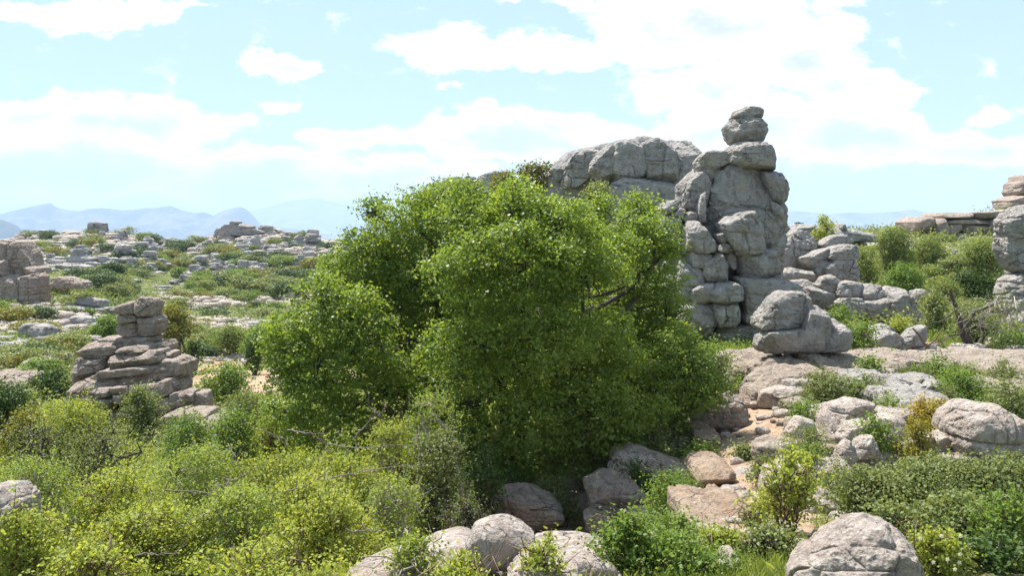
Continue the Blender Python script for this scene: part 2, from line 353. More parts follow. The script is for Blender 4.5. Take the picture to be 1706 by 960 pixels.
# ------------------------------------------------------------------ distant mountains
def mount_mat():
    m, T = newmat('mountain_slope'); co = T.n('ShaderNodeNewGeometry').outputs['Position']
    a = T.noise(co, .004, 9, .65)
    col = T.mix(T.step(a, .42, .62), (0.03, 0.042, 0.03), (0.15, 0.135, 0.12))
    pb = T.n('ShaderNodeBsdfPrincipled', {'Base Color': col, 'Roughness': 1.0})
    T.n('ShaderNodeOutputMaterial', {'Surface': pb.outputs[0]}); return m
M['mount'] = mount_mat()
def mountain(name, prof, Y, depth, seed, rough=1.0):
    px = np.array([p[0] for p in prof], float); py = np.array([p[1] for p in prof], float)
    X = np.linspace(px[0], px[-1], 420); t = np.linspace(-1, 1, 90)
    xs = (X - CX) / F * Y; top = (HZ - np.interp(X, px, py)) / F * Y
    xx, tt = np.meshgrid(xs, t, indexing='ij'); tp = np.repeat(top[:, None], 90, 1)
    yv = Y + tt * depth; base = -430.0
    q = np.stack([xx.ravel(), yv.ravel(), np.full(xx.size, seed * 1000.)], 1)
    n = ridged(q / (depth * .35), 5).reshape(xx.shape); n2 = fbm(q / (depth * .9), 4).reshape(xx.shape)
    prof_t = (1 - np.abs(tt) ** 0.85)
    hgt = tp - base
    zz = base + hgt * prof_t + hgt * .34 * rough * (n - .55 + n2 * .5) * (1 - prof_t ** 3) * prof_t ** .3
    zz += hgt * .018 * rough * fbm(q / (depth * .06), 3).reshape(xx.shape)
    v = np.stack([xx.ravel(), yv.ravel(), zz.ravel()], 1)
    i = (np.arange(419)[:, None] * 90 + np.arange(89)[None, :]).ravel()
    o = mesh(name, v, np.stack([i, i + 90, i + 91, i + 1], 1), M['mount']); o['kind'] = 'structure'
mountain('mountains', [(-420, 380), (-200, 352), (0, 354), (30, 347), (62, 340), (84, 336), (96, 345), (125, 349), (160, 345), (200, 348), (240, 346), (284, 341), (300, 347), (325, 352), (340, 351), (356, 358),
    (368, 350), (385, 345), (397, 342), (410, 347), (420, 356), (432, 371), (460, 385), (500, 395), (600, 420)], 9000, 1700, 1)
mountain('hills', [(-500, 330), (-150, 345), (-40, 356), (5, 364), (25, 372), (45, 386), (70, 400), (120, 430)], 5200, 900, 2)
mountain('mountains', [(250, 385), (340, 362), (420, 348), (470, 336), (500, 330), (525, 327), (545, 332), (575, 340), (610, 343), (700, 352), (800, 362), (950, 372), (1100, 380)], 17500, 3200, 3)
mountain('hills', [(330, 400), (400, 386), (450, 378), (490, 380), (540, 388), (600, 396), (700, 402), (800, 404)], 10500, 1300, 4)
mountain('mountains', [(1050, 372), (1200, 355), (1300, 350), (1340, 351), (1380, 355), (1420, 352), (1455, 353), (1490, 350), (1520, 347), (1545, 353), (1600, 357), (1706, 352), (1850, 345), (2100, 352), (2400, 370)], 11000, 1900, 5)
mountain('hills', [(1250, 400), (1380, 388), (1430, 382), (1500, 376), (1560, 378), (1700, 385), (1900, 390)], 8200, 900, 6)

# ------------------------------------------------------------------ rock builders
def rock_detail(v, C, size, cr=1.0, strata=0.0, seed=0.0, low=0.07, fine=1.0, facets=9, brick=0.6, ch=None):
    rs_ = np.random.RandomState(int(seed * 13 + 5) % 100000)
    size = min(size, 3.2 * float(np.min(np.abs(v - C).max(0)[[0, 2]]))); d = v - C; e = np.abs(d).max(0) + 1e-6; dn = d / e
    for k in range(facets):      # broken, weathered planes
        n = rs_.normal(size=3) * (.7, .8, .7); n[1] -= .55; n[2] += .12; n /= np.linalg.norm(n)
        t = dn @ n; h = t.max() * rs_.uniform(.78, .97); ex = t - h; soft = .03
        ex = np.where(ex > soft, ex, np.where(ex < -soft, 0, (ex + soft) ** 2 / (4 * soft)))
        dn = dn - n * np.maximum(ex, 0)[:, None] * .85
    v = C + dn * e; d = v - C; n = d / (np.linalg.norm(d, axis=1)[:, None] + 1e-9)
    q = v + seed * 7.7; w = fbm(q / size * 1.6 + 5, 3)
    dis = size * (low * fbm(q / size * 1.3, 3) + 0.055 * fine * (ridged(q / size * 2.6, 5, .62) - .5) + 0.018 * fine * fbm(q / size * 14, 4, .7))
    dis += size * .020 * fine * (ridged(q / size * (7, 7, 1.6), 3) - .5)                       # flutes worn by water
    lay0 = q[:, 2] / (size * .23) + w * .8; dis -= size * .022 * fine * np.exp(-((lay0 - np.round(lay0)) / .10) ** 2) * np.clip(noise3(q / size * 2.2 + 31) * 2.5 + .1, 0, 1)
    if brick:      # beds and cross joints: each bedded piece stands a little further out or in than its neighbours
        an = rs_.uniform(-.12, .12); wz = .35 * fbm(q / size * 1.1 + 40, 3); wx = .30 * fbm(q / size * 1.3 + 60, 3)
        ch = ch or size * rs_.uniform(.22, .34); zl = (q[:, 2] + an * q[:, 0]) / ch + wz; zl = zl + .35 * np.sin(zl * 2.1 + seed); ly_ = np.floor(zl); fz = zl - ly_
        h1 = PERM[(ly_.astype(np.int64) * 7 + int(seed * 3)) & 511]; xl = (q[:, 0] + .55 * q[:, 1]) / (ch * (1.5 + (h1 % 5) * .25)) + h1 * .37 + wx; cl_ = np.floor(xl); fx = xl - cl_
        h2 = PERM[(h1 + cl_.astype(np.int64)) & 511] / 511.0 - .5; zz_ = .05
        ed = np.minimum(np.minimum(fz, 1 - fz) * ch, np.minimum(fx, 1 - fx) * ch * 1.7) / ch
        pres = np.clip(noise3(q / size * 1.9 + 77) * 2.6 + .55, 0, 1)          # joints fade out over parts of the rock
        dis += brick * size * (.075 * h2 * np.clip(ed / .05, 0, 1) * np.clip(.4 + pres, 0, 1) - .055 * np.exp(-(ed / .035) ** 2) * pres + .03 * np.clip(ed / .25, 0, 1) * pres)
    if cr:
        for k in range(2 + int(cr > 1)):
            m = rs_.normal(size=3) * ((1, .3, .25) if k % 2 == 0 else (.2, .25, 1)); m /= np.linalg.norm(m)
            t = ((v - C) @ m) / size + w * .16 - rs_.uniform(-.28, .28); msk = np.clip(noise3(q / size * 1.7 + 3 * k) * 3 + .6, 0, 1)
            dis -= cr * size * .055 * np.exp(-(t / .022) ** 2) * msk
    if strata:
        t = (q[:, 2] + w * strata * .45 + .12 * strata * fbm(q / size * 5, 2)) / strata; g = np.abs(t - np.round(t))
        dis -= size * 0.05 * np.exp(-(g / .08) ** 2) * np.clip(.7 + fbm(q / size * 2 + 9, 2) * 1.5, .1, 1)
        lay = np.round(t + .5); dis += size * .035 * noise3(np.stack([lay * 3.7, lay * 1.3 + .5, q[:, 0] / size * .8], 1))
    return v + n * dis[:, None]
_seed = [0]
def block(poly, Y, T=None, name='block', mat='grey', parent=None, n=None, p=6.5, cr=1.0, strata=0.0, low=.05, loc=None, facets=9, lean=0.0, grow=1.06, fine=None, brick=.6, ch=None):
    """rounded rock whose outline seen from the front follows poly (photo pixels) at distance Y, T = half thickness in metres"""
    _seed[0] += 1
    q = np.array([P(a, b, Y) for a, b in poly]); xz = q[:, [0, 2]]
    s = np.concatenate([xz + (np.roll(xz, -1, 0) - xz) * t for t in np.linspace(0, 1, 24, endpoint=False)])
    c = (xz.max(0) + xz.min(0)) / 2 * .4 + s.mean(0) * .6
    ax = np.ptp(xz[:, 0]) / 2; az_ = np.ptp(xz[:, 1]) / 2
    d = (s - c) / (ax, az_) * grow; th = np.arctan2(d[:, 1], d[:, 0]); r = np.hypot(d[:, 0], d[:, 1])
    G = np.linspace(-math.pi, math.pi, 241); rad = np.zeros(241)
    o = np.argsort(th); th = th[o]; r = r[o]
    rad = np.interp(G, np.concatenate([th - 2 * math.pi, th, th + 2 * math.pi]), np.tile(r, 3))
    rad = np.convolve(np.concatenate([rad[-6:-1], rad, rad[1:6]]), np.ones(5) / 5, 'same')[5:-5]
    wdt = np.ptp(xz[:, 0]); hgt = np.ptp(xz[:, 1]); size = math.sqrt(wdt * hgt)
    if T is None: T = .45 * wdt + .12 * hgt
    if n is None: n = int(np.clip(size / Y * F * .6 * 1.1, 14, 80))
    u, f = cubesphere(n)
    sc = np.hypot(u[:, 0], u[:, 2]); tt = np.arctan2(u[:, 2], u[:, 0]); k = (sc ** p + np.abs(u[:, 1]) ** p) ** (-1 / p)
    rr_ = np.interp(tt, G, rad)
    v = np.stack([c[0] + k * sc * rr_ * np.cos(tt) * ax, Y + k * u[:, 1] * T + lean * k * sc * rr_ * np.sin(tt), c[1] + k * sc * rr_ * np.sin(tt) * az_], 1)
    C = np.array([c[0], Y, c[1]])
    v = rock_detail(v, C, size, cr, strata, _seed[0], low, fine if fine is not None else (.62 if mat == 'near' else 1.0), facets, brick, ch)
    if parent is None and loc is None: loc = (c[0], Y, xz[:, 1].min())
    return mesh(name, v, f, M[mat], parent, loc=loc)
def slab(px0, px1, Y0, Y1, py_top, th, name='rock_slab', mat='slab', parent=None, p=5.0, n=60, tilt=0.0, roll=0.0, strata=0.0, cr=1.0, low=.05, rot=0.0):
    """flat-lying rock: left and right edge pixels, near and far distance, row of its near top edge"""
    _seed[0] += 1
    Yc = (Y0 + Y1) / 2; zt = (HZ - py_top) / F * Y0
    x0 = (px0 - CX) / F * Yc; x1 = (px1 - CX) / F * Yc; a = (x1 - x0) / 2; b = (Y1 - Y0) / 2; h = th / 2
    u, f = cubesphere(n); k = (np.abs(u) ** p).sum(1) ** (-1 / p); w = u * k[:, None]
    ang = np.arctan2(w[:, 1], w[:, 0]); wob = 1 + .24 * fbm(np.stack([np.cos(ang) * 2, np.sin(ang) * 2, ang * 0 + _seed[0] * 3.3], 1), 4, .6) * 2; lowz = .22 * fbm(np.stack([w[:, 0] * a / 1.3, w[:, 1] * b / 1.3, w[:, 0] * 0 + _seed[0] * 5.1], 1), 3)
    lx = w[:, 0] * a * wob; ly = w[:, 1] * b * wob; lz = w[:, 2] * h + lowz * min(1.0, th)
    X = lx * math.cos(rot) - ly * math.sin(rot); Yv = lx * math.sin(rot) + ly * math.cos(rot)
    v = np.stack([(x0 + x1) / 2 + X, Yc + Yv, zt - h + lz + tilt * ly + roll * lx], 1)
    C = np.array([(x0 + x1) / 2, Yc, zt - h]); size = min(math.sqrt(a * b) * 1.6, th * 2.2)
    v = rock_detail(v, C, size, cr, strata, _seed[0], low)
    return mesh(name, v, f, M[mat], parent, loc=None if parent is not None else (C[0], C[1], zt - th))
def conv(s, ox, oy): return lambda *pts: [(ox + pts[k] * s, oy + pts[k + 1] * s) for k in range(0, len(pts), 2)]
c1 = conv(.3542, 0, 320); c2 = conv(.4582, 900, 160); c3 = conv(.3540, 1250, 280); c5 = conv(.4103, 0, 620); c6 = conv(.3810, 650, 620); c7 = conv(.4168, 1150, 560); cl = conv(.2708, 0, 480)

# ------------------------------------------------------------------ the tall rock tower
tw = thing('rock_tower', P(1205, 560, 38), 'tall grey limestone tower of stacked rounded boulders with a small cap stone on top', 'rock formation')
Yt = 38.0
def tb(pts, dY=0.0, T=None, name='block', **k):
    k.setdefault('p', 7.0); k.setdefault('brick', .8); k.setdefault('grow', 1.09); k.setdefault('facets', 7); return block(c2(*pts), Yt + dY, T, name, 'grey', tw, **k)
tb((700,80, 706,58, 740,44, 785,44, 799,60, 797,82, 750,92), 0, .75, 'cap_stone', strata=.22)
tb((668,112, 688,90, 740,80, 790,84, 813,108, 817,130, 800,168, 760,180, 700,182, 680,168), 0, 1.15, 'head_stone', p=3.2, grow=1.02, brick=.3)
tb((674,210, 690,176, 740,166, 800,168, 832,195, 840,228, 837,274, 790,278, 720,268, 680,246), -.6, 1.4, 'neck_stone', p=3.4, grow=1.02, brick=.4)
tb((572,238, 584,212, 620,203, 662,208, 678,225, 670,250, 620,268, 578,272), -.1, 1.0)
tb((580,500, 586,340, 608,285, 642,252, 690,240, 760,255, 800,275, 812,330, 830,375, 868,410, 868,445, 850,500, 840,565, 790,575, 700,575, 620,550), .6, 2.2, 'main_block', n=90, p=3.6, low=.03, grow=1.02, brick=.3, facets=4, cr=.5)
tb((788,272, 840,270, 876,300, 882,335, 872,388, 855,402, 820,380, 800,340), -.5, 1.5, grow=1.0, p=4)
tb((806,372, 858,398, 868,430, 868,460, 840,475, 812,415), -.5, 1.2, grow=1.0, p=4)
tb((512,355, 530,308, 580,262, 622,256, 645,260, 605,300, 594,340, 582,400, 548,424, 510,404), .6, 1.5)
tb((500,322, 528,296, 558,298, 542,340, 515,364, 502,348), .5, .9)
tb((530,480, 545,462, 575,463, 602,500, 622,540, 620,562, 590,570, 528,560, 530,510), -1.6, 1.0)
tb((655,470, 680,440, 730,420, 768,430, 788,465, 798,520, 803,558, 745,566, 700,566, 668,532), -1.9, 1.2, cr=1.3)
tb((636,505, 665,496, 674,532, 645,536), -1.8, .6)
tb((640,548, 660,532, 692,550, 692,570, 645,568), -1.9, .6)
tb((586,592, 620,570, 657,563, 664,610, 662,672, 600,673, 586,640), -1.7, 1.0)
tb((540,570, 610,568, 607,610, 585,628, 545,620), -1.4, .9)
tb((698,562, 800,556, 850,556, 853,600, 852,664, 780,670, 708,664, 703,610), -1.0, 1.9, p=4)
tb((652,568, 702,566, 708,622, 690,632, 660,602), -1.5, .7)
tb((610,712, 640,684, 690,677, 719,690, 722,742, 660,750, 616,744), -2.4, 1.1, p=3.6)
tb((703,664, 780,662, 852,660, 905,690, 903,732, 850,784, 790,816, 728,812, 720,742, 713,690), -1.5, 2.2, p=4)
tb((620,750, 722,748, 718,802, 690,838, 640,834, 622,792), -2.2, 1.1, p=4)
tb((512,762, 560,744, 617,748, 627,802, 600,858, 560,854, 512,822), -1.7, 1.2)
tb((498,600, 545,618, 592,650, 584,702, 540,748, 498,742, 486,662), -1.0, 1.3)
tb((546,702, 585,680, 628,674, 618,716, 612,748, 550,750), -2.0, .9)
for q in ((430,412, 455,385, 492,378, 486,412, 450,432), (470,432, 495,406, 517,415, 512,442, 478,444), (503,440, 540,418, 572,420, 570,460, 530,468, 513,456),
          (508,470, 537,468, 534,522, 515,532, 503,500), (440,440, 500,446, 510,500, 500,560, 450,560, 430,500)):
    tb(q, -.3, .9)
tb((590,868, 640,833, 700,828, 800,812, 815,860, 800,895, 690,895, 630,905), -1.4, 1.4)
tb((573,368, 593,355, 594,456, 575,462, 568,410), -.9, .6)
tb((480,560, 560,430, 640,300, 760,270, 845,420, 850,620, 870,720, 850,860, 700,900, 560,880, 500,760), 1.6, 2.4, 'rear_block', p=3)

# ------------------------------------------------------------------ massif behind
mf = thing('rock_massif', P(1050, 430, 58), 'broad flat topped grey limestone massif left of the tall tower, above the tree', 'rock formation')
def mb(pts, dY=0.0, T=None, name='block', **k):
    k.setdefault('p', 9.0); k.setdefault('brick', .75); k.setdefault('grow', 1.15); k.setdefault('facets', 6); return block(c2(*pts), 58 + dY, T, name, 'massif', mf, **k)
mb((40,272, 62,250, 102,247, 104,292, 60,312), 1, 1.5)
mb((78,312, 98,262, 120,220, 180,202, 214,204, 195,245, 175,292, 130,324, 90,328), .5, 2.4)
mb((170,292, 175,250, 200,212, 245,187, 262,200, 264,250, 252,308, 210,310), 0, 2.6)
mb((254,245, 262,186, 300,178, 342,193, 374,215, 368,302, 300,306, 254,302), 0, 3)
mb((348,196, 400,174, 447,180, 464,215, 464,290, 458,322, 368,310, 358,230), .3, 3.4, n=50)
mb((442,182, 490,175, 527,190, 562,240, 580,272, 552,304, 500,328, 462,326, 457,240), .8, 3.2)
mb((256,332, 300,308, 380,308, 452,320, 484,360, 496,384, 440,430, 350,410, 298,345), -.5, 3.0, n=50)
mb((246,440, 256,330, 300,328, 342,370, 358,398, 320,470, 260,480), -1.2, 2.4)
mb((462,322, 525,318, 510,362, 485,365), .2, 1.6)
mb((60,300, 130,240, 260,210, 420,200, 520,220, 560,300, 545,520, 500,640, 120,640, 60,460), 3, 3.6, 'rear_block')
cg = thing('distant_crag', P(785, 330, 92), 'small jagged grey crag just showing above the tree on the left of its top', 'rock outcrop')
for q in ((738,304, 745,297, 768,294, 775,306, 760,318, 742,316), (768,304, 776,293, 792,296, 796,308, 780,316), (792,306, 800,294, 818,288, 832,286, 850,296, 850,314, 800,318), (728,306, 865,300, 885,380, 730,380)):
    block([(q[k], q[k + 1]) for k in range(0, len(q), 2)], 92, 1.6, 'block', 'massif', cg)

# ------------------------------------------------------------------ split boulder on the sloping slab
sb = thing('split_boulder', P(1335, 583, 26.5), 'rounded grey boulder split by cracks, standing on the pale slab in front of the tower', 'boulder')
def s3(pts, Y, T=None, mat='grey', parent=None, name='block', **k): return block(c3(*pts), Y, T, name, mat, parent, **k)
s3((60,664, 80,620, 140,590, 200,585, 252,595, 268,640, 238,655, 226,702, 210,750, 145,762, 80,762, 33,742, 33,705), 26.4, .75, parent=sb, cr=.6, brick=.4)
s3((222,705, 240,650, 290,652, 352,690, 357,722, 332,782, 307,854, 150,858, 53,854, 48,795, 70,758, 150,755, 212,745), 26.3, .95, parent=sb, cr=.6, p=5, brick=.25)
s3((308,812, 328,770, 360,730, 400,720, 442,760, 447,806, 422,852, 310,856), 26.1, .7, parent=sb)
s3((20,830, 30,788, 52,783, 52,854, 28,856), 26.2, .3, parent=sb)

# ------------------------------------------------------------------ outcrop to the right of the tower
ro = thing('rock_outcrop', P(1345, 480, 46), 'knobbly grey outcrop of big rounded blocks just right of the tower', 'rock outcrop')
for q, Y in (((100,520, 105,400, 150,340, 210,293, 252,308, 302,360, 304,420, 292,502, 200,525), 47), ((325,362, 370,320, 430,316, 474,345, 442,370, 350,376), 46), ((355,422, 373,376, 440,360, 494,368, 496,424, 470,438, 380,436), 45),
          ((340,472, 380,433, 462,433, 494,450, 484,534, 420,537, 348,505), 45), ((294,480, 320,443, 362,433, 350,502, 310,514), 45), ((225,422, 300,393, 374,368, 345,430, 290,474, 240,450), 45.5),
          ((110,502, 180,473, 274,488, 280,528, 190,536), 44.5), ((280,500, 330,500, 480,520, 470,600, 300,600), 46)):
    s3(q, Y, None, 'grey', ro)
rw = [((308,552, 338,515, 375,505, 412,530, 404,584, 350,590), 41, 'round grey boulder at the left end of the boulder row below the outcrop'),
      ((398,596, 413,545, 460,533, 508,543, 514,604, 480,625, 430,627), 40.4, 'bleached rounded boulder second from the left in the row below the outcrop'),
      ((507,565, 540,543, 600,558, 633,600, 600,624, 530,630, 510,605), 40.2, 'oval grey boulder lying on top of the middle of the boulder row'),
      ((520,630, 632,617, 645,650, 606,705, 600,745, 538,745, 520,690), 39.6, 'squat dark grey block under the oval boulder in the row'),
      ((600,705, 638,610, 632,585, 662,565, 702,573, 738,620, 774,650, 800,712, 785,748, 700,745), 39.8, 'large humped grey boulder at the right end of the boulder row'),
      ((405,635, 430,615, 502,613, 530,650, 524,702, 480,722, 430,700), 39.7, 'grey block below the bleached boulder in the row'),
      ((262,562, 310,568, 405,590, 422,655, 380,672, 300,648, 262,615), 41, 'low pale rock between the split boulder and the boulder row'),
      ((178,535, 258,528, 315,560, 275,585, 190,582), 42.5, 'small flat grey rock between the tower foot and the boulder row')]
for q, Y, lb in rw: tag(s3(q, Y, None, 'grey', None, 'boulder'), lb, 'boulder')
for q, Y, lb in (((570,805, 598,775, 660,770, 704,800, 700,852, 620,858, 578,845), 29.5, 'small cracked grey boulder right of the bright green bush beside the split boulder'),
      ((555,755, 630,736, 670,760, 652,780, 575,780), 31, 'small pale rock just behind the small cracked boulder'),
      ((698,812, 738,812, 740,852, 700,856), 29.3, 'little grey stone touching the small cracked boulder'),
      ((715,805, 760,758, 818,742, 825,802, 800,840, 738,846), 29.8, 'dark pitted rock under the fallen dead branch'),
      ((755,620, 765,580, 800,570, 838,590, 830,622), 42, 'small pale rock at the right end of the boulder row, below the bushes'),
      ((856,590, 865,568, 892,563, 915,575, 900,595), 46, 'tiny pale rock among the bushes right of the boulder row')):
    tag(s3(q, Y, None, 'grey', None, 'rock'), lb, 'rock')
# ------------------------------------------------------------------ rock at the right edge
re_ = thing('rock_tower', P(1700, 590, 40), 'grey rock pillar cut off by the right edge of the view', 'rock formation')
for q, dY in (((1180,255, 1200,213, 1242,190, 1310,180, 1400,200, 1400,310, 1300,335, 1200,330), 0), ((1183,330, 1200,300, 1300,300, 1400,320, 1380,500, 1250,490, 1215,462, 1190,402), .3),
          ((1190,605, 1205,528, 1252,508, 1320,508, 1400,540, 1400,640, 1240,655, 1200,645), -.4), ((1195,655, 1250,610, 1300,556, 1400,560, 1400,720, 1230,712), -1), ((1215,745, 1250,688, 1322,665, 1400,700, 1400,850, 1280,860, 1250,805), -2),
          ((1240,480, 1400,470, 1420,640, 1250,640), 1.5)):
    s3(q, 40 + dY * .6, .9, 'grey', re_)
# ------------------------------------------------------------------ layered ledges on the far right
le = thing('rock_ledge', P(1600, 402, 98), 'layered pinkish grey ledge under the grassy top at the far right', 'rock outcrop')
for q in ((730,255, 760,232, 818,234, 820,296, 738,300), (818,240, 872,238, 882,292, 872,340, 820,305), (868,247, 960,238, 1068,243, 1072,264, 960,268, 880,266), (872,268, 945,256, 948,292, 900,324, 868,315),
          (942,264, 1068,263, 1068,304, 1000,315, 946,296), (876,312, 1060,298, 1066,350, 960,354, 880,350), (1066,250, 1182,245, 1200,325, 1066,332), (1000,212, 1210,200, 1210,244, 1060,245, 1010,240),
          (852,228, 868,210, 992,210, 994,240, 860,240), (795,335, 828,292, 862,320, 862,346, 805,345), (1180,200, 1300,190, 1500,200, 1500,340, 1190,330)):
    s3(q, 98, 3.2, 'warm', le, strata=1.4)
lt = thing('rock_outcrop', P(1700, 350, 112), 'small rock stack at the upper right corner edge above the grassy top', 'rock outcrop')
for q in ((1183,152, 1230,133, 1300,128, 1380,130, 1380,190, 1180,188), (1230,112, 1240,70, 1262,62, 1380,70, 1380,132, 1240,134), (1253,68, 1260,38, 1288,28, 1360,40, 1360,74)):
    s3(q, 112, 2.6, 'warm', lt, strata=1.2)
tr_ = thing('rock_outcrop', P(1310, 400, 78), 'low grey ledge just right of the tower in front of the blue mountains', 'rock outcrop')
for q in ((85,350, 95,300, 150,270, 210,268, 320,272, 330,300, 240,340), (380,290, 382,265, 410,262, 420,300), (310,310, 330,285, 420,285, 560,318, 560,345, 330,350), (85,300, 100,240, 130,240, 150,262, 140,300)):
    s3(q, 78, 2.4, 'massif', tr_, strata=1.0)

# ------------------------------------------------------------------ slabs in front of the tower
bs = thing('rock_slab', P(1300, 700, 24), 'big pale sloping slab of bare rock under the split boulder', 'rock slab')
slab(1225, 1475, 23.6, 29.5, 624, 2.4, 'top_sheet', parent=bs, p=6, n=100, low=.06, tilt=.02)
slab(1168, 1300, 24.5, 29.8, 640, 2.2, 'left_shoulder', parent=bs, p=3.5, n=50, tilt=.12, roll=.14)
block(c7(190,250, 215,190, 290,150, 420,125, 462,170, 480,240, 400,305, 330,335, 270,352, 210,330), 23.9, 1.5, 'front_bulge', 'slab', bs, n=56, p=2.8)
for a in ((1436, 1572, 25, 28.5, 604, .9, 'flat pale slab left of the dead branch, above the leafy ground'), (1572, 1760, 24.8, 29.5, 612, .9, 'long flat pale slab at the right edge below the thorny bush'),
          (1408, 1500, 21.2, 24.0, 642, 1.0, 'grey humped slab right of the big sloping slab'), (1492, 1572, 21.6, 23.8, 642, .8, 'narrow bluish grey slab right of the grey humped slab'),
          (1456, 1560, 18.4, 21.0, 668, .7, 'layered flat grey slab above the cluster of brown boulders'), (1610, 1760, 22, 24.5, 648, .6, 'low pale slab among the leaves near the right edge')):
    tag(slab(*a[:6], mat='slab' if 'pale' in a[6] else 'grey', strata=.35 if 'layered' in a[6] else 0), a[6], 'rock slab')
for q, Y, m_, lb in (((0,295, 60,248, 150,225, 197,250, 224,322, 192,350, 100,355, 0,378), 21.5, 'warm', 'ochre boulder at the lower right edge of the tree beside the big slab'),
      ((525,332, 560,280, 640,252, 724,272, 704,315, 640,355, 560,405, 526,412), 17.6, 'near', 'dark fissured boulder, topmost left of the brown cluster'),
      ((694,395, 738,328, 800,312, 844,330, 856,390, 864,434, 820,455, 760,450, 706,425), 16.8, 'near', 'smooth pinkish boulder in the middle of the brown cluster'),
      ((586,405, 618,355, 690,332, 714,370, 696,412, 650,424, 600,430), 16.5, 'near', 'wedge shaped brown boulder left of the smooth pinkish one'),
      ((640,455, 668,408, 720,402, 754,440, 744,482, 655,488), 15.8, 'near', 'rounded boulder below the smooth pinkish one'),
      ((694,325, 740,282, 800,287, 896,300, 832,325, 760,340, 706,350), 17.8, 'near', 'flat rock lying between the layered slab and the pinkish boulder'),
      ((382,375, 430,322, 484,338, 500,392, 450,430, 398,432), 17.0, 'near', 'grey pitted boulder standing alone right of the dirt path'),
      ((402,440, 440,418, 489,428, 486,488, 408,486), 16.2, 'near', 'dark squarish rock just below the lone pitted boulder'),
      ((357,436, 393,426, 396,492, 360,496), 16.1, 'near', 'narrow dark stone left of the dark squarish rock'),
      ((568,508, 598,440, 625,416, 650,440, 656,502, 622,545, 588,566), 15.0, 'near', 'narrow brown rock linking the boulder cluster to the pale boulders'),
      ((470,545, 540,498, 622,508, 636,560, 602,616, 520,618, 478,585), 14.0, 'near', 'pale boulder on the upper right of the pale pair beside the sapling'),
      ((290,600, 308,540, 380,512, 460,528, 494,570, 506,625, 440,668, 400,700, 305,668), 13.4, 'near', 'largest pale boulder right of the path behind the sapling'),
      ((395,668, 500,616, 602,616, 568,705, 545,756, 480,752, 405,718), 12.9, 'near', 'overhanging ochre rock below the pale boulders, in shade')):
    tag(block(c7(*q), Y, None, 'boulder', m_, None, p=2.8), lb, 'boulder')
bb = tag(block(c7(1030,405, 1036,340, 1058,288, 1110,255, 1170,262, 1204,290, 1240,308, 1294,330, 1320,372, 1305,425, 1290,475, 1180,490, 1090,495, 1042,470), 16.2, .95, 'boulder', 'near', None, n=64, p=3.2, cr=.8), 'big weathered boulder above the dense grey green bush at the right', 'boulder')
for q, lb in (((846,432, 900,398, 955,383, 955,445, 880,478), 'small grey rock left of the big weathered boulder'), ((945,405, 1012,386, 1040,430, 1034,486, 955,465), 'small rough rock touching the left foot of the big weathered boulder'),
              ((1290,460, 1350,440, 1420,450, 1420,490, 1300,490), 'small pale rock right of the big weathered boulder')):
    tag(block(c7(*q), 16.3, None, 'rock', 'near'), lb, 'rock')
tag(block(c7(400,1180, 425,955, 470,890, 530,830, 600,793, 690,766, 760,764, 822,798, 854,840, 866,900, 880,1000, 880,1180), 7.2, .5, 'boulder', 'near', None, n=100, p=3.2, cr=.8, fine=.8, brick=.5, facets=12), 'large pink and grey boulder at the bottom edge, below the dense bush', 'boulder')
for q, Y, lb in (((0,540, 20,512, 70,500, 125,504, 150,520, 140,548, 60,558, 10,566), 15.6, 'dark stepped rock ledge across the dirt path'),):
    tag(block(c7(*q), Y, .8, 'rock', 'ochre'), lb, 'rock')
tag(slab(1135, 1262, 10.6, 12.9, 909, .3, mat='ochre', low=.02, n=50, p=7, tilt=.05), 'broad bare ochre rock floor at the near end of the dirt path', 'rock slab')
tag(slab(1150, 1190, 19.4, 21.0, 728, .3, mat='ochre', n=30), 'small pale ledge at the head of the dirt path', 'rock slab')
# foreground rocks, bottom centre
tag(block(c6(335,740, 375,670, 440,643, 510,643, 572,668, 624,710, 634,770, 600,810, 520,850, 430,845, 350,800), 8.0, .32, 'boulder', 'near', None, n=80, p=2.6, cr=.35, fine=.3, facets=3, brick=0), 'smooth egg shaped boulder at the bottom centre', 'boulder')
for q, Y, T, lb in (((100,830, 180,785, 280,760, 352,765, 390,810, 350,900, 200,900, 90,870), 8.25, .6, 'pale bumpy rock left of the egg shaped boulder'), ((605,835, 650,775, 740,760, 832,765, 935,785, 968,820, 940,850, 850,880, 760,880, 640,860), 8.5, .5, 'ochre slab right of the egg shaped boulder'),
              ((520,880, 595,800, 645,800, 724,848, 810,868, 830,960, 540,960), 7.5, .35, 'white sunlit rock at the bottom edge below the egg shaped boulder'), ((-180,900, -40,830, 100,820, 130,900, 80,960, -150,960), 7.9, .4, 'low pale rock half hidden by hawthorn at the bottom'),
              ((1430,830, 1460,790, 1500,785, 1520,810, 1500,840), 8.6, .2, 'small grey stone among the leaves at the bottom')):
    tag(block(c6(*q), Y, T, 'rock', 'near', None, n=50), lb, 'rock')
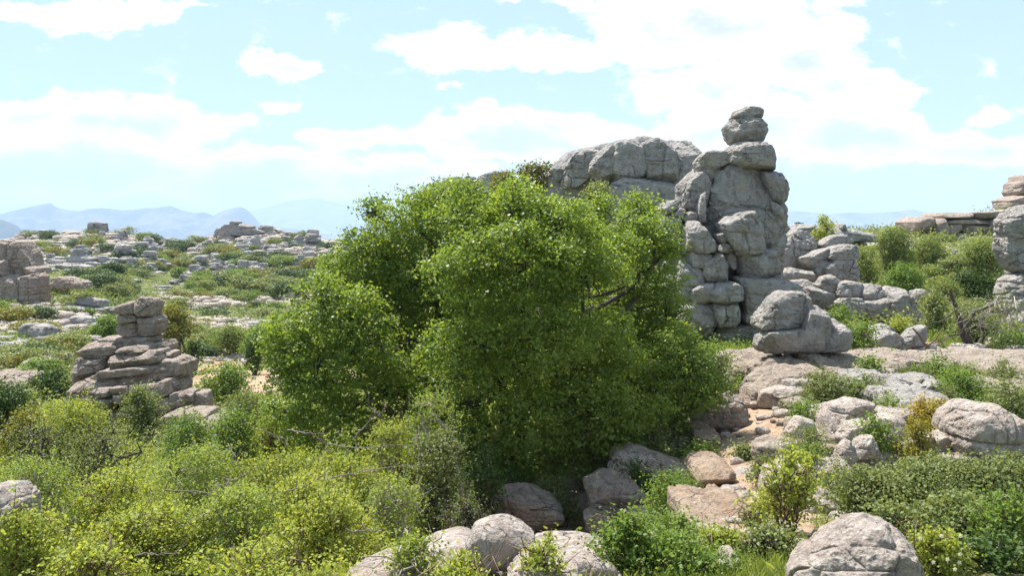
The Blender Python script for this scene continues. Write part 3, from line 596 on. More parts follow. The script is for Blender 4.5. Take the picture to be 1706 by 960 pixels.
for q, Y, lb in (((465,570, 500,530, 600,518, 700,558, 745,612, 722,660, 560,665, 480,630), 17.2, 'shaded grey boulder at the foot of the big tree, left'), ((855,490, 940,452, 1040,468, 1115,540, 1095,600, 960,620, 880,570), 17.0, 'shaded fissured boulder at the foot of the big tree, right'),
              ((960,400, 1000,352, 1100,348, 1200,385, 1285,408, 1295,455, 1100,470, 970,440), 18.0, 'long shaded rock ledge behind the fissured boulder'), ((900,250, 960,220, 1100,240, 1150,300, 1080,350, 930,330), 20.5, 'shaded rock under the right side of the big tree'),
              ((850,620, 920,590, 960,640, 940,680, 860,680), 16, 'small shaded rock in the hollow'), ((1030,640, 1060,600, 1120,600, 1130,650, 1060,670), 15.5, 'small brown rock at the edge of the hollow'),
              ((1210,310, 1240,280, 1290,270, 1300,320, 1240,340), 20.6, 'small dark rock beside the grass at the path head')):
    tag(block(c6(*q), Y, None, 'boulder', 'warm', None), lb, 'boulder')

# ------------------------------------------------------------------ layered stack on the left
ls = thing('rock_stack', P(225, 690, 35), 'pinkish layered limestone stack with a blocky head balanced on top, on the left', 'rock formation')
def la(pts, dY=0.0, T=None, cv=cl, **k):
    k.setdefault('strata', .55); k.setdefault('grow', 1.03); k.setdefault('brick', .7); return block(cv(*pts), 35 + dY * .8, None if T is None else T * .8, k.pop('name', 'block'), 'warm', ls, p=k.pop('p', 8), cr=.6, **k)
la((700,130, 760,100, 820,78, 850,85, 866,150, 820,158, 760,156), 0, .8, strata=0)
la((862,150, 845,75, 890,50, 945,62, 972,95, 972,130, 960,165, 880,172), -.05, .8, strata=0)
la((752,195, 765,158, 850,152, 872,175, 876,212, 770,216), 0, .8, strata=0)
la((874,212, 880,172, 965,165, 1000,190, 1000,208, 960,210), 0, .8, strata=0)
la((742,225, 765,212, 872,208, 882,290, 830,298, 775,285, 745,255), .05, .8, strata=0)
la((876,290, 878,208, 1000,206, 1004,235, 975,285, 920,294), 0, .8, strata=0)
la((640,330, 655,302, 740,296, 975,288, 978,365, 860,372, 760,362, 650,340), .4, 1.2)
la((530,385, 545,350, 600,325, 740,325, 765,365, 740,415, 580,418, 540,405), -.1, 1.3)
la((975,330, 1040,322, 1060,350, 1055,390, 980,396), -.1, 1.0)
la((745,385, 765,362, 850,350, 920,350, 935,378, 860,400, 750,392), -1.5, .9, strata=.25)
la((700,480, 705,425, 760,395, 930,375, 1000,378, 1010,440, 960,460, 860,475, 760,486), -1.5, 1.2, strata=0)
la((1000,410, 1040,388, 1085,390, 1085,420, 1020,436), -.6, .8)
la((520,560, 525,460, 560,425, 700,418, 712,500, 620,530, 540,560), -.3, 1.5)
la((620,530, 640,500, 700,488, 990,455, 1010,500, 900,515, 760,530), -1.7, 1.3, strata=.3)
la((990,500, 1005,430, 1150,420, 1175,450, 1170,530, 1090,545, 1000,520), -.9, 1.3)
la((500,600, 520,570, 620,525, 800,520, 1000,480, 1090,490, 1110,540, 900,580, 780,600, 620,640, 530,650), -1.4, 1.4, n=50)
la((700,610, 900,580, 1100,540, 1135,590, 1130,630, 1060,650, 880,660, 720,650), -1.5, 1.4)
la((440,660, 470,600, 520,590, 560,640, 560,710, 470,715), -2.1, .9, strata=0)
la((565,640, 620,612, 700,605, 715,650, 640,668, 575,664), -3.1, .8, strata=0)
la((550,735, 560,665, 690,660, 715,680, 715,735), -3.1, .9, strata=0)
la((705,640, 720,600, 800,595, 820,650, 720,655), -3.0, .8, strata=0)
la((822,640, 830,590, 875,588, 885,650), -3.0, .7, strata=0); la((880,650, 885,588, 980,585, 1005,640, 980,690, 900,690), -2.9, .9, strata=0)
la((985,620, 1000,565, 1045,565, 1060,650, 1000,665), -2.8, .8, strata=0)
la((720,700, 725,650, 790,650, 780,700), -3.2, .7, strata=0)
la((985,760, 1000,670, 1060,665, 1080,740, 1020,765), -3.0, .8, strata=0); la((1060,700, 1060,650, 1120,630, 1120,720, 1080,735), -2.7, .8, strata=0)
la((1085,720, 1100,650, 1160,625, 1175,690, 1150,720), -2.7, .8, strata=0); la((1155,680, 1165,622, 1215,625, 1215,680, 1180,705), -2.5, .7, strata=0)
la((1195,700, 1215,635, 1290,635, 1300,700, 1280,745, 1210,745), -2.3, .7, strata=0); la((370,715, 430,680, 465,690, 460,725, 390,730), -2.0, .7, strata=0)
la((700,760, 640,700, 560,720, 500,745, 620,790, 760,800, 900,780, 1000,760, 980,700, 860,690), -2.3, 1.2)
la((540,640, 540,440, 640,340, 940,330, 1080,430, 1130,560, 1130,720, 560,740), .9, 1.7, name='rear_block')
fl = 0
for q in ((985,820, 1060,760, 1140,745, 1150,800, 1060,830), (1140,790, 1150,750, 1300,755, 1310,785, 1200,800), (1090,850, 1130,810, 1200,830, 1190,870, 1120,880), (1190,850, 1210,800, 1310,800, 1370,830, 1350,880, 1230,885),
          (1010,930, 1020,890, 1120,880, 1130,920, 1060,950), (1130,950, 1140,900, 1260,890, 1290,930, 1220,960)):
    fl += 1
    tag(block(cl(*q), 31 - fl * .25, .9, 'rock', 'warm', None, strata=.3), 'flat jointed pale rock on the slope at the right foot of the layered stack', 'rock', 'flat rocks at the foot of the layered stack')
for a, lb in (((-60, 50, 41, 45, 634, .8), 'broad pale slab at the left edge, left of the layered stack'), ((62, 104, 46, 50, 602, .7), 'pale slab half hidden by shrubs behind the slab at the left edge')):
    tag(slab(*a, mat='warm', strata=.4), lb, 'rock slab')
tag(block([(-60, 870), (-20, 812), (12, 810), (34, 838), (40, 880), (20, 900), (-40, 900)], 8.6, .4, 'rock', 'near', None, n=50), 'white rock at the left edge behind hawthorn twigs', 'rock')

# ------------------------------------------------------------------ cliff at the left edge
cf = thing('rock_cliff', P(40, 490, 82), 'pinkish cliff with a flat top at the left edge of the view', 'rock formation')
for q, dY in (((-140,245, 0,232, 62,232, 72,320, 66,392, 0,402, -140,405), 0), ((58,245, 122,236, 152,300, 174,352, 168,384, 100,390, 60,388), .3), ((-140,400, 0,392, 118,386, 126,430, 128,545, -60,550, -140,550), -1.8), ((115,400, 180,386, 200,400, 204,460, 196,530, 112,530), -2.0),
              ((-140,475, 60,465, 110,480, 140,520, 130,560, -140,570), -2), ((148,345, 202,358, 206,384, 165,388), 0), ((-20,330, 40,320, 50,395, -20,398), -1.6), ((270,405, 320,400, 400,425, 410,452, 300,450, 265,440), -2.4)):
    block(c1(*q), 82 + dY, 1.8 if dY > -1 else 1.5, 'block', 'warm', cf, strata=0 if dY > -1 else 1.6, p=7, n=70, brick=.9)
print('rocks done')
# ------------------------------------------------------------------ far outcrops and hillside shrubs
def link_copy(src, loc, rz, sc, label=None, group=None, parent=None):
    o = src.copy(); COL.objects.link(o); o.location = [float(c) for c in loc]; o.rotation_euler = (0, 0, rz); o.scale = sc
    if label: o['label'] = label
    if group: o['group'] = group
    return o
def pile(seed, nb, flat, tall):
    r = np.random.RandomState(seed); vs = []; fs = []; off = 0; u, f = cubesphere(12)
    for k in range(nb):
        lev = r.randint(0, 1 + int(tall)); a = r.uniform(.28, .62) * (1 - .13 * lev); b = a * r.uniform(.6, 1.1); h = r.uniform(.13, .26) * (1 if flat else 1.6)
        ang = r.uniform(0, 6.28); rad = r.uniform(0, .85) * (1 - lev / (tall + 1.5)); p = r.uniform(3, 6)
        w = u * ((np.abs(u) ** p).sum(1) ** (-1 / p))[:, None] * (a, b, h)
        rz = r.uniform(-.5, .5); c_, s_ = math.cos(rz), math.sin(rz)
        w = np.stack([w[:, 0] * c_ - w[:, 1] * s_, w[:, 0] * s_ + w[:, 1] * c_, w[:, 2]], 1)
        C = np.array([rad * math.cos(ang), rad * math.sin(ang), .05 + lev * .3 * (1 if flat else 1.5) + h * .4])
        w = rock_detail(w + C, C, a * 1.3, 1.0, .17, seed + k, .1, 1.6, 9, .8); vs.append(w); fs.append(f + off); off += len(w)
    return np.concatenate(vs), np.concatenate(fs)
protos = []
for k in range(9):
    v, f = pile(100 + k, [9, 12, 7, 14, 10, 8, 13, 6, 11][k], k % 2 == 0, [1, 2, 0, 2, 3, 1, 2, 0, 3][k])
    protos.append(mesh('rock_outcrop', v, f, M['far'], loc=(0, 0, 0)))
def where(px, py, a, b, c, d):
    return ('upper' if py < c + (d - c) * .33 else 'middle' if py < c + (d - c) * .66 else 'lower') + ' ' + ('left' if px < a + (b - a) * .33 else 'centre' if px < a + (b - a) * .66 else 'right') + ' part'
used = set(); rr2 = np.random.RandomState(11)
def put(src, i, **k):
    if i in used: return link_copy(src, **k)
    used.add(i); o = src; o.location = [float(c) for c in k['loc']]; o.rotation_euler = (0, 0, k['rz']); o.scale = k['sc']
    o['label'] = k['label']; o['group'] = k['group']; return o
ZONES = [  # px0, px1, py0, py1, count, size m, tallness, label, kinds
 (45, 300, 386, 456, 95, (1.8, 5.5), .62, 'blocky grey outcrop on the left half of the far hillside', None),
 (320, 590, 382, 468, 135, (1.8, 5.5), .64, 'blocky grey outcrop on the right half of the far hillside', None),
 (120, 330, 440, 476, 14, (1.8, 4), .6, 'grey outcrop among dark shrubs on the lower far hillside', None),
 (300, 465, 488, 560, 40, (1.4, 3.2), .45, 'flat bleached outcrop on the slope between stack and tree', (0, 2, 7, 4)),
 (-40, 150, 495, 590, 26, (1.8, 4), .5, 'low pinkish ledge on the slope below the left cliff', (0, 2, 7, 5)),
 (150, 300, 470, 500, 8, (2, 4), .5, 'low grey outcrop on the slope behind the stack head', (0, 2, 7)),
 (1290, 1430, 388, 430, 10, (1.6, 3), .6, 'low grey outcrop on the rise right of the tower', (0, 2, 7)),
 (1500, 1700, 408, 440, 12, (1.5, 3), .5, 'low grey outcrop on the slope below the far right ledge', (0, 2, 7))]
for (a, b, c, d, n_, sz, tl, lab, kinds) in ZONES:
    done = 0; tries = 0
    while done < n_ and tries < n_ * 20:
        tries += 1; px = rr2.uniform(a, b); py = rr2.uniform(c, d); Y = hit(px, py)
        if Y is None or Y > 262: continue
        i = int(rr2.choice(kinds)) if kinds else rr2.randint(9); s = (sz[0] + (sz[1] - sz[0]) * rr2.rand() ** 1.7) * .62
        g = gz(px, Y); q = P(px, py, Y)
        o = put(protos[i], i, loc=(q[0], Y, g - .12 * s), rz=rr2.uniform(-.6, .6) + (math.pi if rr2.rand() < .5 else 0), sc=(s * 1.15, s, s * tl * rr2.uniform(.8, 1.5)), label=lab, group=lab.replace('outcrop on', 'outcrops on'))
        o['label'] = ('large ' if s > (sz[0] + sz[1]) * .31 else 'small ') + lab.replace('outcrop on', 'outcrop, %s, on' % where(px, py, a, b, c, d)).replace('ledge on', 'ledge, %s, on' % where(px, py, a, b, c, d))
        o['category'] = 'rock outcrop'; done += 1
bro = []
for k in range(6):
    r_ = np.random.RandomState(300 + k); u, f = cubesphere(16); w = u * ((np.abs(u) ** 6.).sum(1) ** (-1 / 6.))[:, None] * (.5, .42, r_.uniform(.2, .42))
    w = rock_detail(w, np.zeros(3), .8, 1.0, 0, 300 + k, .12, 1.3, 14, .9); bro.append(mesh('rock', w, f, M['near' if k % 2 else 'slab'], loc=(0, 0, 0)))
usedb = set()
for (a, b, c, d, n_, sz, lab, grp) in ((1290, 1580, 640, 800, 46, (.5, 1.25), 'broken pale rock', 'broken rocks among the boulders on the right slope'), (1140, 1300, 700, 800, 12, (.12, .28), 'small broken rock', 'broken rocks along the dirt path'),
        (1420, 1706, 585, 650, 24, (.6, 1.6), 'weathered rock', 'weathered rocks on the terrace with the flat slabs'), (820, 1130, 740, 860, 14, (.5, 1.2), 'shaded rock', 'shaded rocks in the hollow under the big tree')):
    for k in range(n_):
        px = rr2.uniform(a, b); py = rr2.uniform(c, d); Y = hit(px, py)
        if Y is None: continue
        i = rr2.randint(6); s = rr2.uniform(*sz); g = gz(px, Y); q = P(px, py, Y); kw = dict(loc=(q[0], Y, g + .16 * s), rz=rr2.uniform(0, 6.28), sc=(s, s, s * rr2.uniform(.7, 1.1)))
        lb_ = '%s%s, %s, %s' % ('larger ' if s > (sz[0] + sz[1]) / 2 else '', lab, where(px, py, a, b, c, d), grp.split('rocks ')[1])
        if i in usedb: o = link_copy(bro[i], label=lb_, group=grp, **kw)
        else: o = bro[i]; usedb.add(i); o.location = [float(c_) for c_ in kw['loc']]; o.rotation_euler = (0, 0, kw['rz']); o.scale = kw['sc']; o['label'] = lb_; o['group'] = grp
        o['category'] = 'rock'
# stone stacks on the two hilltops
for pts, lb in ((((426, 172, 428, 145, 440, 140, 458, 142, 462, 170), (462, 172, 462, 148, 475, 143, 490, 147, 492, 170), (420, 185, 428, 168, 495, 168, 500, 188)), 'pair of small upright stones on the left hilltop'),
                (((1088, 158, 1092, 140, 1110, 134, 1128, 140, 1130, 157), (1050, 165, 1060, 152, 1165, 150, 1195, 165, 1150, 180, 1060, 182), (1020, 190, 1030, 172, 1180, 168, 1240, 190, 1200, 205, 1030, 205)), 'small square stone on a flat slab capping the right hilltop')):
    t_ = thing('stone_stack', P(c1(*pts[0])[0][0], 385, 226), lb, 'rock stack')
    for q in pts: block(c1(*q), 226, 2.5, 'block', 'far', t_, n=16)

# ------------------------------------------------------------------ plants
def unit(r, n, up=0.0):
    d = r.normal(size=(n, 3)); d[:, 2] += up; return d / np.linalg.norm(d, axis=1)[:, None]
def leaf_quads(c, size, nrm, r):
    """folded diamond leaves: centres, lengths, normals"""
    n = len(c); t = r.normal(size=(n, 3)); t -= nrm * (t * nrm).sum(1)[:, None]; t /= np.linalg.norm(t, axis=1)[:, None] + 1e-9
    b = np.cross(nrm, t); s = size[:, None]
    w = .36 * s * r.uniform(.8, 1.3, (n, 1))
    v = np.stack([c - t * s * .5, c + b * w + nrm * s * .10, c + t * s * .5, c - b * w + nrm * s * .10], 1).reshape(-1, 3)
    return v, np.arange(4 * n).reshape(n, 4)
def lobes_to_leaves(lob, r, sprays_m2, lps, spray_r, leaf, shell=(.62, 1.08), up=.25, flat=.75, drop=.5, core=0.12):
    cs = []; ns = []; tl = []; lts = []; LB = np.array(lob, float)
    for (x, y, z, rad) in lob:
        k = max(4, int(4 * math.pi * rad * rad * sprays_m2)); d = unit(r, k, up)
        rr_ = rad * (shell[0] + (shell[1] - shell[0]) * r.rand(k) ** .7)
        ins = r.rand(k) < core; rr_[ins] *= r.rand(ins.sum())
        # outline unevenness inside one lobe
        rr_ *= 1 + .22 * noise3(d * 2.3 + (x, y, z))
        p = np.array([x, y, z]) + d * rr_[:, None] * (1, 1, .92)
        inside = np.zeros(k, int)
        near = LB[(np.linalg.norm(LB[:, :3] - (x, y, z), axis=1) < LB[:, 3] + rad)]
        for (a, b, c, q) in near:
            if (a, b, c) != (x, y, z): inside += (((p - (a, b, c)) ** 2).sum(1) < (q * .72) ** 2)
        lt = r.rand(); tl.append(lt)
        keep = (inside == 0) | (r.rand(k) > drop); cs.append(p[keep]); ns.append(d[keep]); lts.append(np.full(keep.sum(), lt))
    c = np.concatenate(cs); d = np.concatenate(ns); lts = np.concatenate(lts)
    m = len(c); off = r.normal(size=(m, lps, 3)) * spray_r * (1, 1, flat * .6)
    # sprays lean outwards and droop slightly
    off += d[:, None, :] * np.abs(r.normal(size=(m, lps, 1))) * spray_r * .8
    p = (c[:, None, :] + off).reshape(-1, 3); nd = np.repeat(d, lps, 0)
    nrm = nd * .5 + r.normal(size=p.shape) * .55 + (0, 0, .45); nrm /= np.linalg.norm(nrm, axis=1)[:, None]
    tint = np.clip(np.repeat(r.rand(m) * .35 + lts * .35, lps) + r.rand(len(p)) * .35, 0, 1)
    return p, nrm, leaf * r.uniform(.65, 1.3, len(p)), tint, c
def tubes(paths, sides=5):
    """paths: list of (points (k,3), radii (k))"""
    vs = []; fs = []; off = 0; a = np.arange(sides) * 2 * math.pi / sides
    for pts, rad in paths:
        pts = np.asarray(pts, float); k = len(pts); t = np.gradient(pts, axis=0); t /= np.linalg.norm(t, axis=1)[:, None] + 1e-9
        ref = np.array([1.0, 0, 0]) if abs(t[0][0]) < .8 else np.array([0, 1.0, 0])
        u = np.cross(t, ref); u /= np.linalg.norm(u, axis=1)[:, None] + 1e-9; w = np.cross(t, u)
        ring = pts[:, None, :] + (u[:, None, :] * np.cos(a)[None, :, None] + w[:, None, :] * np.sin(a)[None, :, None]) * np.asarray(rad)[:, None, None]
        vs.append(ring.reshape(-1, 3)); i = (np.arange(k - 1)[:, None] * sides + np.arange(sides)[None, :]).ravel(); j = i - i % sides + (i + 1) % sides
        fs.append(np.stack([i, j, j + sides, i + sides], 1) + off); off += k * sides
    return np.concatenate(vs), np.concatenate(fs)
def limb(a, b, r0, r1, r, bend=.12, k=7, sag=0.0):
    a = np.asarray(a, float); b = np.asarray(b, float); t = np.linspace(0, 1, k)[:, None]; ln = np.linalg.norm(b - a)
    p = a + (b - a) * t; w = np.cumsum(r.normal(size=(k, 3)), 0); w -= w[0] + (w[-1] - w[0]) * t
    p = p + w * ln * bend * .4 + np.array([0, 0, 1]) * (np.sin(t * math.pi) * ln * sag)
    return p, r0 + (r1 - r0) * t[:, 0]

# ---- the big tree
def photo_lobes(lst, Y0, cx, cy, hx, hy, bulge):
    out = []
    for (px, py, rp) in lst:
        nx = (px - cx) / hx; ny = (py - cy) / hy; d = math.sqrt(max(0.0, 1 - nx * nx - ny * ny)) * bulge
        Yl = Y0 - d; q = P(px, py, Yl); out.append((q[0], q[1], q[2], rp / F * Yl))
    return out
TL0 = [(690,375,70),(640,425,62),(770,360,66),(850,350,58),(930,375,62),(880,440,84),(785,455,84),(695,485,76),(600,470,52),(535,500,50),(500,560,50),(530,610,62),(605,570,64),(645,640,68),(492,640,42),(505,700,40),
      (970,450,78),(1055,405,52),(1088,390,40),(1092,470,50),(1000,560,84),(1075,570,64),(1100,640,54),(1150,620,36),(1178,630,24),(900,560,92),(800,570,92),(715,585,76),(780,675,84),(885,680,84),(985,680,76),(1065,685,52),(700,700,64),(570,690,52),
      (850,750,56),(950,745,48),(620,350,26),(860,310,28),(1110,520,36),(470,600,26),(1120,700,34),(740,325,34),(980,395,40),(560,440,30), (770,755,50), (1130,560,34)]
rt = np.random.RandomState(3)
TL = [(a, b + 4, c * .93) for a, b, c in TL0 if not (b > 745 and a < 900)] + [(1150, 660, 44), (1185, 655, 26), (1125, 600, 48), (470, 690, 32), (520, 735, 28), (600, 725, 42), (462, 565, 28), (700, 745, 40), (1030, 735, 34), (790, 765, 40), (850, 770, 36), (910, 760, 40), (980, 755, 36), (740, 750, 36), (1030, 430, 42), (1035, 510, 56), (1045, 600, 56), (1000, 350, 26), (612, 425, 42), (640, 510, 58), (590, 530, 50), (560, 450, 30), (1065, 350, 28), (1110, 420, 26), (720, 340, 34)]
MASS = [(545, 610, 125, 150, 20.3, 1.9), (670, 450, 120, 150, 22.8, 1.7), (870, 490, 170, 210, 21.0, 3.2), (1090, 480, 62, 150, 23.0, 1.5), (890, 690, 230, 110, 20.8, 2.2), (1130, 640, 85, 80, 21.4, 1.2)]
front = []
for l_ in TL:
    m_ = min(MASS, key=lambda m: ((l_[0] - m[0]) / m[2]) ** 2 + ((l_[1] - m[1]) / m[3]) ** 2)
    front += photo_lobes([l_], m_[4], m_[0], m_[1], m_[2], m_[3], m_[5])
back = []
for (px, py, rp) in TL[::2]:
    nx = (px - 830) / 400; ny = (py - 560) / 320; d = math.sqrt(max(0.0, 1 - nx * nx - ny * ny)) * 4.2
    if ny > .55: continue
    q = P(px + rt.uniform(-15, 15), py + 8, 22.5); back.append((q[0], 22.5 + d * .9 + .3, q[2] - .1, rp / F * 22.5 * 1.05))
mid = []
for k in range(16):
    a = rt.uniform(0, 6.28); q = P(830, 480, 22.5); mid.append((q[0] + 3.2 * math.cos(a) * rt.rand(), 22.5 + 2.6 * math.sin(a) * rt.rand(), q[2] + rt.uniform(-1.6, 1.4), rt.uniform(.7, 1.2)))
tb0 = P(835, 0, 22.5); tb0[2] = gz(835, 22.5) - .2
tree = thing('maple_tree', tb0, 'huge dense bright green broadleaf tree filling the centre of the view', 'tree')
sub = []
for (x, y, z, rad) in front:
    sub.append((x, y + .15, z, rad * .55))
    for k in range(13):
        d = unit(rt, 1, .15)[0]; d[1] = -abs(d[1]) if rt.rand() < .6 else d[1]; rs2 = rad * rt.uniform(.22, .44)
        sub.append((x + d[0] * rad * .8, y + d[1] * rad * .75, z + d[2] * rad * .7, rs2))
p1, n1, s1, t1, c1_ = lobes_to_leaves(sub, rt, 22, 16, .10, .070, shell=(.6, 1.12), up=.35, drop=.85, core=.06)
p2, n2, s2, t2, _ = lobes_to_leaves(back + mid, rt, 8, 14, .2, .13, up=.3, drop=.8)
pp = np.concatenate([p1, p2]); nn = np.concatenate([n1, n2]); ss = np.concatenate([s1, s2]); tt_ = np.concatenate([t1, t2])
ok = pp[:, 2] > ground(pp[:, 0], pp[:, 1]) + .5
v, f = leaf_quads(pp[ok], ss[ok], nn[ok], rt)
print('tree leaves', ok.sum())
mesh('crown', v, f, L['maple'], tree, smooth=False, attrs={'tint': ('FACE', tt_[ok])})
paths = []; trk = []
forks = []
for k, (dx, dy, h, r0) in enumerate(((-.25, 0, 2.0, .24), (.3, -.2, 2.3, .2), (0, .3, 2.6, .22), (-.7, -.2, 1.6, .16), (.8, .1, 1.7, .15))):
    e = tb0 + (dx * 2, dy * 2, h); trk.append(limb(tb0 + (dx * .3, dy * .3, 0), e, r0, r0 * .7, rt, .1)); forks.append((e, r0 * .7))
for (x, y, z, rad) in front + back:
    c = np.array([x, y, z]); k = min(range(5), key=lambda q: np.linalg.norm(forks[q][0] - c) + rt.rand())
    paths.append(limb(forks[k][0], c, forks[k][1] * .6, .035, rt, .16, 9, .06))
    for m_ in range(9):
        d = unit(rt, 1, .3)[0]; paths.append(limb(c, c + d * rad * rt.uniform(.6, 1.05), .028, .006, rt, .2, 5))
v, f = tubes(trk, 9); mesh('trunk', v, f, B['dark'], tree)
v, f = tubes(paths, 5); mesh('branches', v, f, B['dark'], tree)

# ---- shrubs
KIND = dict(  # material, leaf m, sprays/m2, leaves per spray, spray radius, bark, bare twigs, flat
 haw=('haw', .038, 46, 13, .062, 'brown', 8, .5), haw2=('haw2', .034, 44, 12, .07, 'grey', 14, .5), pale=('pale', .034, 54, 12, .09, 'brown', 12, .6), oak=('oak', .05, 34, 14, .10, 'dark', 4, .8), olive=('olive', .042, 44, 14, .09, 'dark', 6, .8), bright=('bright', .042, 50, 14, .11, 'brown', 4, .8),
 mustard=('mustard', .06, 30, 12, .12, 'brown', 3, .8), ruddy=('ruddy', .04, 50, 14, .08, 'brown', 3, .8), sparse=('haw', .05, 16, 9, .12, 'brown', 16, .7), thorn=('olive', .032, 22, 9, .12, 'dark', 60, .6))
NLEAF = [0]
def shrub(px, top, hw, Y, kind, label, name='shrub', seed=None, n=None, base=None, dens=1.0, leafs=1.0, depth=1.0, cat='shrub', group=None, spiky=.3, hspan=1.0):
    r = np.random.RandomState(seed if seed is not None else int(px * 7 + Y * 13 + top) % 9999)
    mt, lf, spm, lps, sr, bk, tw_, flat = KIND[kind]
    g = gz(px, Y) if base is None else (HZ - base) / F * Y
    x0 = (px - CX) / F * Y; top_z = (HZ - top) / F * Y; H = max(top_z - g, .25); a = hw / F * Y; b = a * depth * .8
    o = thing(name, (x0, Y, g), label, cat, group)
    n = n or int(13 + 6 * min(3, a)); lob = []
    rad = .33 * min(a, max(H * .62, .2)) + .05
    for k in range(n):
        th = r.uniform(0, 6.28); q = math.sqrt(r.rand()); zz = r.rand() ** .7
        sh = math.sqrt(max(.05, 1 - (zz * .95) ** 2)) * q
        rk = rad * r.uniform(.7, 1.2)
        lob.append((x0 + math.cos(th) * sh * max(a - rk * .8, .05), Y + math.sin(th) * sh * max(b - rk * .8, .05), g + rk * .5 + zz * max(H - 1.45 * rk, .05) * hspan + (1 - hspan) * H * .7, rk))
    sc = max(1.0, Y / 14.0) ** .8 * leafs       # leaves read at their distance
    k_ = dens / sc ** 1.6
    p, nn, ss, ti, cs = lobes_to_leaves(lob, r, spm * k_, lps, sr * min(sc, 1.8), lf * sc, up=.35, flat=flat, drop=.55)
    # leafy shoots that break the outline
    sh_p = []; tw = []
    for k in range(int(n * 5 * spiky * 2)):
        c = cs[r.randint(len(cs))]; d = (c - (x0, Y, g + H * .3)); d = d / (np.linalg.norm(d) + 1e-6) + (0, 0, .6) + r.normal(size=3) * .35; d /= np.linalg.norm(d)
        ln = r.uniform(.25, .6) * min(1.0, H * .6) * (1.2 if kind in ('haw', 'sparse') else .8); e = c + d * ln; m = 16
        t = r.rand(m, 1); sh_p.append(c + (e - c) * t + r.normal(size=(m, 3)) * lf * sc * .7); tw.append(limb(c - d * .1, e, .005, .002, r, .08, 4))
    if sh_p:
        sp = np.concatenate(sh_p); p = np.concatenate([p, sp]); nn = np.concatenate([nn, unit(r, len(sp), .5)]); ss = np.concatenate([ss, lf * sc * r.uniform(.7, 1.2, len(sp))]); ti = np.concatenate([ti, r.uniform(.4, 1, len(sp))])
    ok = (p[:, 2] > ground(p[:, 0], p[:, 1]) - .02); v, f = leaf_quads(p[ok], ss[ok], nn[ok], r); NLEAF[0] += int(ok.sum())
    mesh('foliage', v, f, L[mt], o, smooth=False, attrs={'tint': ('FACE', ti[ok])})
    ctr = np.array([x0, Y, g - .05])
    for k, (lx, ly, lz, lr) in enumerate(lob):
        st = ctr + r.normal(size=3) * (.12, .12, 0) * a; r0 = max(.012, .02 * H) * r.uniform(.7, 1.3)
        tw.append(limb(st, (lx, ly, lz), r0, r0 * .35, r, .22, 7, .05))
        for m in range(3): d = unit(r, 1, .4)[0]; tw.append(limb((lx, ly, lz), np.array((lx, ly, lz)) + d * lr * r.uniform(.6, 1.1), r0 * .35, .003, r, .2, 4))
    for k in range(tw_):
        lx, ly, lz, lr = lob[r.randint(len(lob))]; s_ = np.array([lx, ly, lz + lr * .4]); d = unit(r, 1, .25)[0] * (1.2, 1, .7)
        e = s_ + d * r.uniform(.3, .9) * max(.5, a * .6); tw.append(limb(s_, e, .011 * sc, .003 * sc, r, .35, 6))
        if r.rand() < .6: tw.append(limb((s_ + e) / 2, (s_ + e) / 2 + unit(r, 1, .2)[0] * .35, .006 * sc, .002 * sc, r, .3, 4))
    v, f = tubes(tw, 4); mesh('stems', v, f, B[bk], o)
    return o
S = shrub
# foreground hawthorn thicket, bottom left
S(50, 770, 130, 10.2, 'haw2', 'yellow green hawthorn bush at the left edge behind the white rock')
S(195, 775, 130, 10.8, 'haw', 'yellow green hawthorn bush below the black stemmed shrub')
S(330, 748, 125, 12.0, 'haw2', 'yellow green hawthorn with a raised crown below the layered stack')
S(465, 750, 120, 12.2, 'haw', 'spreading yellow green hawthorn in front of the left foot of the tree', n=30)
S(590, 765, 105, 12.0, 'haw', 'hawthorn with long grey bare twigs reaching across the dark tree shade', n=26)
S(60, 868, 120, 8.3, 'haw', 'hawthorn clump in the bottom left corner')
S(235, 850, 130, 8.8, 'haw', 'hawthorn clump at the bottom edge, second from the left corner', n=24)
S(400, 815, 130, 9.2, 'haw2', 'broad hawthorn clump at the bottom edge with a gnarled stem', n=26)
S(545, 825, 110, 9.0, 'haw', 'hawthorn clump at the bottom edge just left of the pale bumpy rock', n=24)
S(655, 800, 60, 9.6, 'haw2', 'narrow hawthorn spray in front of the shaded hollow')
S(150, 915, 130, 7.4, 'haw', 'low hawthorn sprays along the bottom edge, left of centre of the thicket')
S(440, 905, 150, 7.4, 'haw', 'low hawthorn sprays along the bottom edge below the broad clump')
hb_ = S(520, 790, 90, 10.6, 'haw', 'hawthorn with arching silvery dead twigs above the middle of the bottom thicket', n=20)
rb_ = np.random.RandomState(31); bare = []
